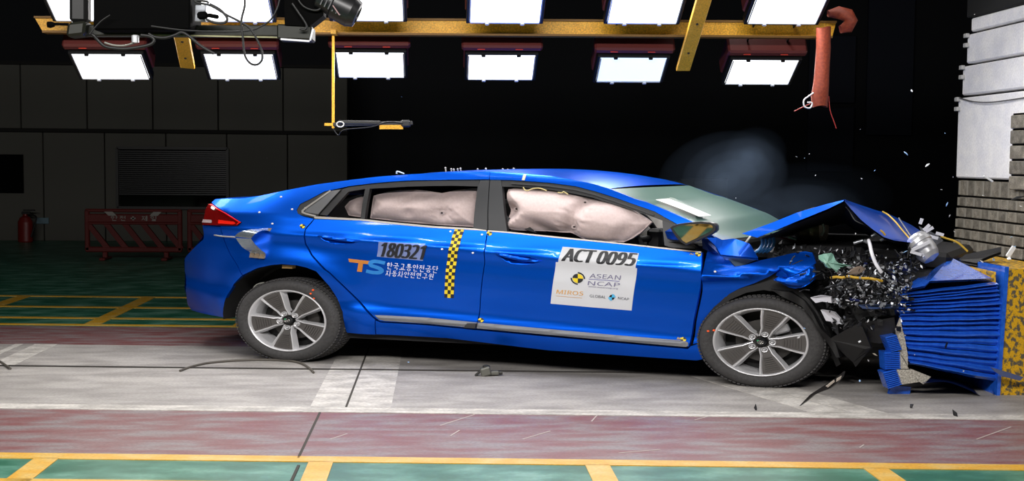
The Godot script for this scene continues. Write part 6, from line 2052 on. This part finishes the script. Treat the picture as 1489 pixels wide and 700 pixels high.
func barricade(at: Vector3, label: String, words: bool) -> void:
	var t := thing("safety_barricade", label, "barricade", at, "red plastic barricades")
	var red := mat("dull red plastic", c8(92, 20, 15), 0.7)
	var W := 1.42
	var mb := MB.new()
	wbox(mb, Vector3(0, 0.62, 0), Vector3(W, 0.13, 0.05), 0.015)
	wbox(mb, Vector3(0, 0.545, 0), Vector3(W, 0.035, 0.07), 0.01)
	wbox(mb, Vector3(0, 0.735, 0), Vector3(W, 0.05, 0.06), 0.015)
	wbox(mb, Vector3(0, 0.155, 0), Vector3(W, 0.08, 0.06), 0.015)
	for s in [-1.0, 1.0]:
		wbox(mb, Vector3(s * (W / 2 - 0.03), 0.44, 0), Vector3(0.07, 0.62, 0.06), 0.015)
	obj("frame", mb, red, t)
	var pale := mat("dull white print", c8(140, 136, 130), 0.6)
	for k in 5:
		mb = MB.new()
		var x := -W / 2 + 0.02 + k * 0.27
		block(mb, Vector3(x + 0.16, 0.36, 0), Vector3(0.05, 0, 0), Vector3(-0.14, 0.18, 0), Vector3(0, 0, 0.025), 0.004)
		obj("slat", mb, red, t)
	for s in [-0.42, 0.48]:
		mb = MB.new()
		wbox(mb, Vector3(s, 0.06, 0), Vector3(0.07, 0.12, 0.08), 0.01)
		wbox(mb, Vector3(s, 0.02, 0), Vector3(0.09, 0.04, 0.4), 0.01)
		obj("foot", mb, red, t)
	for s in [-1.0, 1.0]:
		mb = MB.new()
		block(mb, Vector3(s * 0.33, 0.69, 0.035), Vector3(0.06, 0, 0), Vector3(-s * 0.03, -0.03, 0) * s * s, Vector3(0, 0, 0.004))
		obj("reflector", mb, pale, t)
	if words:
		mb = MB.new()
		flat_hangul(mb, [["o", "a", "n"], ["j", "eo", "n"]], Vector3(-0.33, 0.585, 0.03), Vector3(0.26, 0, 0), Vector3(0, 0.075, 0), 0.011)
		flat_hangul(mb, [["j", "e", ""], ["o", "i", "l"]], Vector3(0.12, 0.585, 0.03), Vector3(0.26, 0, 0), Vector3(0, 0.075, 0), 0.011)
		wbox(mb, Vector3(0.0, 0.622, 0.03), Vector3(0.075, 0.02, 0.006))
		wbox(mb, Vector3(0.0, 0.622, 0.03), Vector3(0.025, 0.06, 0.006))
		obj("lettering", mb, pale, t)

func hall_things() -> void:
	var d := 18.8
	var p := pairs([-4.563, 0.011, -3.07, -0.014])
	barricade(Vector3(p[0].x, 0.0, -d), "red plastic safety barricade with Korean lettering and diagonal slats before the grey wall", true)
	barricade(Vector3(p[0].x + 1.5, 0.0, -d - 0.02), "red plastic safety barricade half hidden behind the tail of the blue car", false)
	# fire extinguisher and the small notice above it
	p = pairs([-7.371, -0.065, -7.197, 0.364])
	var t := thing("fire_extinguisher", "dark red fire extinguisher standing at the foot of the grey wall", "extinguisher", Vector3(p[0].x, 0, -22.55))
	var mb := MB.new()
	lathe(mb, [Vector2(0.09, 0.0), Vector2(0.1, 0.02), Vector2(0.1, 0.36), Vector2(0.07, 0.44), Vector2(0.03, 0.47), Vector2(0.03, 0.5)], Vector3.ZERO, Vector3(1.3, 0, 0), Vector3.BACK, UP, 20)
	obj("cylinder", mb, mat("dark red enamel", c8(110, 24, 20), 0.4), t)
	mb = MB.new()
	wbox(mb, Vector3(0.02, 0.52, 0), Vector3(0.16, 0.05, 0.05), 0.01)
	wbox(mb, Vector3(0.07, 0.57, 0), Vector3(0.2, 0.025, 0.04), 0.005)
	tube(mb, spline([Vector3(0.06, 0.5, 0), Vector3(0.2, 0.45, 0.03), Vector3(0.17, 0.25, 0.08), Vector3(0.13, 0.1, 0.1)], 6), 0.015, 6)
	obj("valve", mb, mat("black rubber", c8(14, 14, 15), 0.6), t)
	base = Vector3(p[1].x, p[1].y, -22.93)
	mb = MB.new()
	wbox(mb, Vector3.ZERO, Vector3(0.24, 0.11, 0.02), 0.004)
	single("wall_notice", "small pale blue notice plate on the wall above the fire extinguisher", "sign", mb, mat("pale blue plate", c8(96, 122, 134), 0.5))
	# the black hose on the track and the steel clamp on the slot
	base = Vector3.ZERO
	mb = MB.new()
	var path := []
	for q in [[-1.857, -8.952, -1.823, -9.098, -1.733, -9.28, -1.574, -9.389, -1.401, -9.435, -1.246, -9.435, -1.109, -9.37, -1.018, -9.244, -0.933, -9.003, -0.9, -8.873]]:
		for g in pairs(q):
			path.append(Vector3(g.x, 0.012, g.y))
	tube(mb, spline(path, 6), 0.009, 8)
	single("floor_hose", "thin black hose curving over the concrete track beside the rear wheel", "hose", mb, mat("dark hose", c8(84, 79, 72), 0.6))
	mb = MB.new()
	path = []
	for g in pairs([-3.332, -9.478, -3.217, -9.289, -3.081, -9.049]):
		path.append(Vector3(g.x, 0.012, g.y))
	tube(mb, spline(path, 4), 0.009, 8)
	single("floor_hose", "short black hose end rising at the far left of the tow slot", "hose", mb, mat("dark hose", c8(84, 79, 72), 0.6))
	p = pairs([0.327, -8.791])
	t = thing("tow_clamp", "small grey steel tow clamp lying on the slot under the car", "clamp", Vector3(p[0].x, 0.0, p[0].y))
	var gm := mat("worn grey clamp", c8(112, 112, 104), 0.5, 0.5)
	mb = MB.new()
	block(mb, Vector3(0, 0.035, 0), Vector3(0.035, 0.01, 0), Vector3(-0.006, 0.03, 0), Vector3(0, 0, 0.05), 0.008)
	block(mb, Vector3(0.065, 0.025, 0.01), Vector3(0.03, 0.0, 0), Vector3(0, 0.014, 0), Vector3(0, 0, 0.03), 0.006)
	obj("clamp_body", mb, gm, t)
	mb = MB.new()
	block(mb, Vector3(-0.045, 0.03, 0.02), Vector3(0.03, 0.026, 0), Vector3(-0.004, 0.005, 0), Vector3(0, 0, 0.02), 0.002)
	lathe(mb, [Vector2(0.022, 0), Vector2(0.022, 0.014), Vector2(0.01, 0.02), Vector2(0.0001, 0.02)], Vector3(0.005, 0.06, 0), Vector3.RIGHT * 1.2, Vector3.BACK, UP, 14)
	obj("clamp_jaw", mb, mat("dark clamp jaw", c8(60, 60, 56), 0.5, 0.5), t)
	mb = MB.new()
	lathe(mb, [Vector2(0.014, 0), Vector2(0.014, 0.03), Vector2(0.0001, 0.03)], Vector3(0.09, 0.026, 0.02), Vector3(0, 1, 0), Vector3(0, 0, 1), Vector3.RIGHT, 12)
	obj("clamp_jaw", mb, mat("dark clamp jaw", c8(60, 60, 56), 0.5, 0.5), t)
	# dim equipment at the dark end of the hall
	p = pairs([4.651, 1.267, 4.674, 0.024])
	t = thing("equipment_cabinet", "barely lit dark grey cabinet at the dark end behind the smoke", "cabinet", Vector3(p[0].x, 0, -22.0))
	mb = MB.new()
	wbox(mb, Vector3(0, 0.62, 0), Vector3(0.85, 1.24, 0.5), 0.015)
	obj("body", mb, mat("dark cabinet", c8(58, 62, 66), 0.5), t)
	mb = MB.new()
	wbox(mb, Vector3(-0.43, 0.66, 0.24), Vector3(0.3, 1.06, 0.04), 0.01)
	wbox(mb, Vector3(0.1, 0.66, 0.26), Vector3(0.6, 1.06, 0.03), 0.01)
	obj("door", mb, mat("dark cabinet door", c8(66, 70, 74), 0.5), t)

# ------------------------------------------------------------------ black camera boom hanging in the upper left corner
func overhead_boom() -> void:
	var black := mat("matt black boom", c8(3, 3, 3), 0.8)
	black.metallic_specular = 0.15
	var tube_black := mat("black tube", c8(9, 9, 9), 0.55)
	var olive := mat("dark olive metal", c8(24, 26, 18), 0.5, 0.2)
	var t := thing("camera_boom", "black overhead boom with a box, cables and a camera head", "boom", triples([-1.405, 2.293, -7])[0])
	var P := func(a: Array) -> Array:
		var o := []
		for q in triples(a):
			o.append(q - base)
		return o
	var mb := MB.new()
	var p: Array = P.call([-1.969, 2.619, -7, -1.974, 2.269, -7, -1.99, 2.209, -7])
	bar(mb, p[0], p[1], 0.1, 0.1, Vector3.BACK, 0.02)
	obj("upright", mb, tube_black, t)
	mb = MB.new()
	p = P.call([-2.026, 2.272, -7, -1.926, 2.285, -7, -1.934, 2.195, -7, -2.038, 2.194, -7])
	block(mb, (p[0] + p[2]) / 2, (p[1] - p[0]) / 2 * 1.0, (p[0] - p[3]) / 2 * 1.0, Vector3(0, 0, 0.07), 0.015)
	obj("clamp", mb, olive, t)
	mb = MB.new()
	p = P.call([-2.133, 2.26, -7, -2.103, 2.264, -7, -2.037, 2.263, -7])
	tube(mb, [p[0], p[1], p[2]], 0.008, 8)
	lathe(mb, [Vector2(0.0001, -0.02), Vector2(0.016, -0.018), Vector2(0.018, 0.0), Vector2(0.012, 0.02), Vector2(0.0001, 0.022)], p[0], UP, Vector3.BACK, Vector3.RIGHT, 12, true)
	obj("clamp_handle", mb, black, t)
	mb = MB.new()
	p = P.call([-1.86, 2.472, -7, -1.347, 2.481, -7, -1.349, 2.226, -7, -1.863, 2.219, -7])
	block(mb, (p[0] + p[2]) / 2, (p[1] - p[0]) / 2, (p[0] - p[3]) / 2, Vector3(0, 0, 0.16), 0.01)
	obj("black_box", mb, black, t)
	mb = MB.new()
	p = P.call([-2.007, 2.222, -7.05, -0.848, 2.268, -7.05, -0.71, 2.25, -7, -2.006, 2.289, -7.05])
	bar(mb, P.call([-2.007, 2.233, -7.05])[0], P.call([-0.886, 2.245, -7.05])[0], 0.1, 0.06, UP, 0.006)
	obj("cross_arm", mb, olive, t)
	mb = MB.new()
	bar(mb, P.call([-1.643, 2.21, -6.98])[0], P.call([-0.885, 2.206, -6.98])[0], 0.012, 0.008, UP)
	obj("arm_edge", mb, mat("pale worn edge", c8(140, 138, 104), 0.4, 0.4), t)
	mb = MB.new()
	block(mb, P.call([-0.795, 2.225, -6.95])[0], P.call([-0.701, 2.223, -6.95])[0] - P.call([-0.795, 2.225, -6.95])[0], Vector3(0, 0.04, 0), Vector3(0, 0, 0.1), 0.008)
	obj("end_block", mb, olive, t)
	mb = MB.new()
	bar(mb, P.call([-0.709, 2.178, -6.84])[0], P.call([-0.694, 2.241, -6.84])[0], 0.008, 0.01, Vector3.BACK)
	bar(mb, P.call([-0.867, 2.184, -6.84])[0], P.call([-0.712, 2.175, -6.84])[0], 0.006, 0.01, UP)
	obj("bright_edge", mb, mat("bright edge", c8(220, 222, 226), 0.3, 0.6), t)
	# box plug side with its white plate
	mb = MB.new()
	p = P.call([-1.336, 2.367, -6.92, -1.277, 2.367, -6.92, -1.278, 2.278, -6.92, -1.341, 2.277, -6.92])
	block(mb, (p[0] + p[2]) / 2, (p[1] - p[0]) / 2, (p[0] - p[3]) / 2, Vector3(0, 0, 0.02), 0.004)
	obj("socket_plate", mb, mat("grey plate", c8(150, 154, 160), 0.4, 0.3), t)
	mb = MB.new()
	bar(mb, P.call([-1.314, 2.304, -6.86])[0], P.call([-1.259, 2.309, -6.86])[0], 0.04, 0.04, UP, 0.01)
	bar(mb, P.call([-1.259, 2.309, -6.86])[0], P.call([-1.201, 2.299, -6.86])[0], 0.022, 0.022, UP, 0.005)
	obj("plug", mb, black, t)
	# camera head
	mb = MB.new()
	p = P.call([-0.848, 2.475, -6.9, -0.643, 2.479, -6.9, -0.636, 2.315, -6.9, -0.711, 2.255, -6.9, -0.845, 2.26, -6.9])
	for k in 1:
		var poly := PackedVector2Array()
		for q in p:
			poly.append(Vector2(q.x, q.y))
		prism(mb, poly, Vector3(0, 0, p[0].z + 0.06), Vector3.RIGHT, UP, Vector3(0, 0, -0.16))
	obj("head_mount", mb, black, t)
	mb = MB.new()
	var e: Array = P.call([-0.668, 2.42, -6.85, -0.454, 2.32, -6.85, -0.506, 2.282, -6.85])
	var ax: Vector3 = (e[1] - e[0]).normalized()
	var si := ax.cross(Vector3.BACK).normalized()
	lathe(mb, [Vector2(0.04, 0.0), Vector2(0.065, 0.01), Vector2(0.07, 0.09), Vector2(0.082, 0.1), Vector2(0.085, 0.2), Vector2(0.07, 0.235), Vector2(0.05, 0.24), Vector2(0.045, 0.2), Vector2(0.0001, 0.19)], e[0], si, Vector3.BACK, ax, 28)
	obj("lens_barrel", mb, mat("lens black", c8(24, 24, 25), 0.35), t)
	mb = MB.new()
	var k0: Array = P.call([-0.64, 2.382, -6.78, -0.537, 2.325, -6.78])
	for s in 6:
		var c: Vector3 = k0[0].lerp(k0[1], s / 5.0)
		bar(mb, c - si * 0.06, c + si * 0.02, 0.006, 0.006)
	obj("grip_rib", mb, mat("grip rib", c8(60, 60, 62), 0.5), t)
	mb = MB.new()
	bar(mb, P.call([-0.58, 2.36, -6.77])[0], P.call([-0.544, 2.309, -6.77])[0], 0.012, 0.006)
	obj("dull_plate", mb, mat("dull rose plate", c8(130, 100, 100), 0.5), t)
	# cables
	for c in [[[-1.065, 2.458, -6.8, -1.051, 2.367, -6.8, -1.07, 2.276, -6.8, -1.063, 2.184, -6.8, -1.053, 2.093, -6.8, -1.024, 2.049, -6.8, -0.987, 2.043, -6.8, -0.961, 2.072, -6.8, -0.965, 2.124, -6.8, -0.987, 2.175, -6.8, -1.023, 2.233, -6.8, -1.074, 2.268, -6.8, -1.146, 2.304, -6.8, -1.233, 2.353, -6.8, -1.299, 2.367, -6.8, -1.313, 2.378, -6.8, -1.255, 2.375, -6.8, -1.244, 2.364, -6.8], 0.006, tube_black], [[-1.237, 2.361, -6.8, -1.183, 2.332, -6.8, -1.146, 2.289, -6.8, -1.161, 2.263, -6.8, -1.212, 2.263, -6.8, -1.256, 2.28, -6.8], 0.007, tube_black], [[-0.861, 2.425, -6.8, -0.876, 2.352, -6.8, -0.913, 2.285, -6.8, -0.964, 2.248, -6.8, -1.023, 2.225, -6.8, -1.147, 2.216, -6.8, -1.365, 2.22, -6.8, -1.546, 2.24, -6.8], 0.005, tube_black], [[-1.9, 2.189, -6.85, -1.857, 2.191, -6.8, -1.829, 2.163, -6.8, -1.793, 2.131, -6.8, -1.743, 2.12, -6.8, -1.678, 2.118, -6.8, -1.598, 2.13, -6.8, -1.547, 2.145, -6.8, -1.532, 2.167, -6.8, -1.554, 2.185, -6.8, -1.601, 2.191, -6.8], 0.009, tube_black], [[-1.561, 2.199, -6.8, -1.525, 2.182, -6.8, -1.474, 2.179, -6.8, -1.423, 2.194, -6.8, -1.387, 2.209, -6.8, -1.351, 2.191, -6.8, -1.3, 2.148, -6.8, -1.257, 2.12, -6.8, -1.217, 2.098, -6.8], 0.008, tube_black], [[-1.798, 2.151, -6.82, -1.748, 2.137, -6.82, -1.69, 2.137, -6.82, -1.639, 2.153, -6.82], 0.006, mat("grey cable", c8(120, 120, 112), 0.4, 0.3)], [[-1.871, 2.191, -6.8, -1.842, 2.228, -6.8, -1.806, 2.265, -6.8, -1.762, 2.295, -6.8], 0.004, tube_black], [[-0.802, 2.374, -6.82, -0.769, 2.326, -6.82, -0.739, 2.283, -6.82, -0.725, 2.254, -6.82, -0.736, 2.235, -6.82, -0.762, 2.238, -6.82], 0.007, tube_black], [[-0.79, 2.429, -6.82, -0.746, 2.363, -6.82, -0.688, 2.339, -6.82, -0.651, 2.35, -6.82, -0.643, 2.394, -6.82], 0.006, tube_black]]:
		mb = MB.new()
		tube(mb, spline(P.call(c[0]), 6), c[1], 7)
		obj("cable", mb, c[2], t)
	mb = MB.new()
	var cn: Array = P.call([-1.625, 2.193, -6.78, -1.626, 2.146, -6.78])
	lathe(mb, [Vector2(0.012, 0), Vector2(0.02, 0.004), Vector2(0.02, 0.04), Vector2(0.012, 0.044)], cn[1], Vector3.RIGHT, Vector3.BACK, UP, 12)
	obj("connector", mb, mat("bright edge", c8(220, 222, 226), 0.3, 0.6), t)

# ------------------------------------------------------------------ what flies and lies about
func flying_chips() -> void:
	var white := mat("white chip", c8(232, 236, 240), 0.4)
	var bluish := mat("pale blue chip", c8(150, 190, 232), 0.3)
	var dark := mat("black chip", c8(14, 15, 20), 0.4)
	var spots := triples([3.452, 2.074, -9, 3.269, 1.532, -8.2, 3.343, 1.614, -8.8, 3.99, 2.66, -9.2, 3.074, 1.786, -9, 3.576, 1.253, -8.6, 2.458, 1.581, -8.5, 2.579, 1.601, -8.6, 2.723, 1.574, -9.2, 2.749, 1.448, -9, 2.991, 1.429, -8.7, 3.155, 1.487, -8.9, 3.697, 1.349, -9, 3.782, 1.441, -9, 3.751, 1.767, -9.1, 3.929, 1.456, -9.1, 2.112, 1.283, -8.8, 2.305, 0.492, -7.7, 2.238, 0.449, -7.6, 2.688, 0.302, -7.6, 2.6, 0.193, -7.5, 2.732, 0.379, -7.9, 2.675, 0.622, -7.9, 2.264, 0.903, -7.9, 2.783, 0.514, -7.9, 3.43, 0.184, -7.9, -0.438, 2.231, -14, -2.759, 1.534, -20, -0.436, -0.035, -9, -0.217, 0.131, -8.6, 3.1, 0.293, -7.9, 3.552, 1.072, -8.4, 4.048, 1.024, -8.6, 4.205, 1.237, -8.8, 4.15, 1.297, -9.3, 3.791, 0.886, -8.3, 3.85, 0.903, -8.2, 3.665, 0.879, -8.2, 4.075, 0.951, -8.6, 3.724, 1.16, -8.9, 2.719, 1.078, -8, 2.947, 0.839, -7.9, 3.168, 0.862, -8, 3.18, 0.926, -8, 3.059, 0.962, -8])
	var big := [7, 9, 7, 4, 3, 7, 3, 3, 3, 3, 3, 3, 3, 3, 3, 3, 3, 5, 5, 5, 4, 6, 5, 4, 6, 4, 5, 3, 3, 4, 3, 4, 8, 8, 10, 8, 10, 7, 9, 6, 5, 6, 8, 8, 7]
	var near := ["high in the dark right of the orange sleeve", "in the dark left of the load-cell wall", "left of the bigger white chip", "near the crash block's top corner", "right under the orange sleeve's wire"]
	for i in spots.size():
		var mb := MB.new()
		base = spots[i]
		jag(mb, Vector3.ZERO, big[i] * 0.0028)
		var m: Material = [white, white, bluish][i % 3]
		var hue: String = ["white", "white", "pale blue"][i % 3]
		if i < 5:
			single("debris_chip", "tiny %s chip flying %s" % [hue, near[i]], "debris", mb, m)
		else:
			single("debris_chip", "tiny pale broken chip thrown up by the crash", "debris", mb, m, "small flying chips")
	# larger black pieces
	base = triples([2.347, 0.147, -7.45])[0]
	var mb := MB.new()
	prism(mb, pairs([2.208, 0.045, 2.275, 0.117, 2.368, 0.177, 2.427, 0.215, 2.478, 0.258, 2.47, 0.228, 2.437, 0.185, 2.39, 0.151, 2.343, 0.134, 2.296, 0.113, 2.25, 0.075]), Vector3(0, 0, -7.45) - base, Vector3.RIGHT, UP, Vector3(0.02, 0, -0.02))
	var sh := Node3D.new()
	sh.name = "plastic_shard"
	add_child(sh)
	sh.position = base
	sh.set_meta("label", "long pointed black plastic shard flying below the front wheel")
	sh.set_meta("category", "debris")
	obj("blade", mb, mat("black torn plastic", c8(18, 18, 19), 0.5), sh)
	mb = MB.new()
	prism(mb, pairs([2.369, 0.17, 2.42, 0.209, 2.424, 0.198, 2.382, 0.162]), Vector3(0, 0, -7.44) - base, Vector3.RIGHT, UP, Vector3(0, 0, -0.006))
	prism(mb, pairs([2.437, 0.217, 2.466, 0.234, 2.458, 0.213, 2.433, 0.196]), Vector3(0, 0, -7.44) - base, Vector3.RIGHT, UP, Vector3(0, 0, -0.006))
	obj("torn_edge", mb, mat("pale torn edge", c8(168, 160, 148), 0.6), sh)
	for f in [[[1.959, -7.527], "small black flake lying on the pale border below the front wheel"], [[3.137, -7.322], "small black flake lying on the pale border below the barrier"], [[2.961, -7.576], "small black flake lying on the concrete left of the barrier"]]:
		var g := pairs(f[0])[0]
		base = Vector3(g.x, 0.018, g.y)
		mb = MB.new()
		jag(mb, Vector3.ZERO, 0.03)
		single("dark_flake", f[1], "debris", mb, dark)
	base = triples([3.126, 0.301, -7.85])[0]
	mb = MB.new()
	base = triples([3.291, 0.362, -7.86])[0]
	bar(mb, Vector3(-0.004, -0.02, 0), Vector3(0.008, 0.02, 0), 0.016, 0.006)
	single("dark_flake", "small black flake in front of the blue barrier ribs", "debris", mb, dark)
	base = triples([2.799, 0.309, -7.8])[0]
	mb = MB.new()
	jag(mb, Vector3.ZERO, 0.035)
	single("torn_chip", "cream torn chip hanging left of the barrier's small ribbed blocks", "debris", mb, mat("cream chip", c8(216, 206, 186), 0.6))
	# scraps on top of the barrier
	base = triples([3.902, 0.891, -8.6])[0]
	mb = MB.new()
	var q := triples([3.63, 0.869, -8.5, 3.722, 0.9, -8.6, 4.026, 0.948, -8.7, 3.981, 0.921, -8.6, 3.763, 0.887, -8.4, 3.715, 0.853, -8.4])
	for i in q.size():
		q[i] -= base
	for k in q.size() - 2:
		mb.tri(q[0], q[k + 1], q[k + 2], UP)
		mb.tri(q[0] - UP * 0.02, q[k + 1] - UP * 0.02, q[k + 2] - UP * 0.02, -UP)
	single("black_panel", "black broken grille panel lying on top of the barrier mount", "debris", mb, mat("black torn plastic", c8(18, 18, 19), 0.5))
	for s in [[1463, [3.877, 0.914, -8.3, 3.91, 0.943, -8.3, 3.933, 0.967, -8.3]], [1395, [4.085, 1.44, -9.2, 4.133, 1.43, -9.2, 4.176, 1.41, -9.2]], [1480, [4.188, 1.309, -8.9, 4.23, 1.299, -8.9, 4.261, 1.32, -8.9]]]:
		pass
	base = triples([3.905, 0.943, -8.3])[0]
	mb = MB.new()
	bar(mb, triples([3.887, 0.905, -8.3])[0] - base, triples([3.933, 0.976, -8.3])[0] - base, 0.035, 0.012, Vector3.BACK, 0.004)
	single("white_scrap", "upright white plastic scrap on top of the barrier mount", "debris", mb, mat("white chip", c8(232, 236, 240), 0.4))
	base = triples([4.178, 1.418, -9.3])[0]
	mb = MB.new()
	bar(mb, triples([4.145, 1.45, -9.3])[0] - base, triples([4.222, 1.406, -9.3])[0] - base, 0.014, 0.012, Vector3.BACK, 0.003)
	single("white_scrap", "thin white scrap flying before the top course of the plate wall", "debris", mb, mat("white chip", c8(232, 236, 240), 0.4))
	base = triples([4.23, 1.294, -8.9])[0]
	mb = MB.new()
	jag(mb, Vector3.ZERO, 0.05)
	single("dark_flake", "black shard flying before the plate wall at the right edge", "debris", mb, dark)

func smoke() -> void:
	# each wisp is a nest of thin ellipsoids, so that it fades out towards its edge
	var wisps := [[[2.258, 1.399, -9.6], Vector3(0.62, 0.42, 0.4), 0.05], [[2.314, 1.113, -9.3], Vector3(0.5, 0.26, 0.3), 0.05], [[2.794, 1.202, -9.5], Vector3(0.85, 0.36, 0.4), 0.022], [[2.044, 1.215, -9.6], Vector3(0.36, 0.2, 0.3), 0.03], [[2.468, 1.561, -9.8], Vector3(0.3, 0.26, 0.3), 0.035]]
	for w in wisps:
		var c: Vector3 = triples(w[0])[0]
		var tilt := rng.randf_range(-0.5, 0.5)
		for k in 5:
			var f := FogVolume.new()
			f.name = numbered("smoke")
			f.shape = RenderingServer.FOG_VOLUME_SHAPE_ELLIPSOID
			f.size = w[1] * (0.35 + 0.33 * k)
			f.position = c + Vector3(rng.randfn(0.0, 0.03), rng.randfn(0.0, 0.025), 0.0)
			f.rotation = Vector3(0, 0, tilt)
			var m := FogMaterial.new()
			m.resource_name = "blue grey smoke"
			m.albedo = c8(165, 192, 228)
			m.density = 1.7 * w[2] * [2.6, 1.7, 1.0, 0.5, 0.25][k]
			f.material = m
			f.set_meta("kind", "stuff")
			f.set_meta("label", "thin blue-grey smoke drifting above the crushed bonnet")
			f.set_meta("category", "smoke")
			f.set_meta("group", "smoke wisps")
			add_child(f)
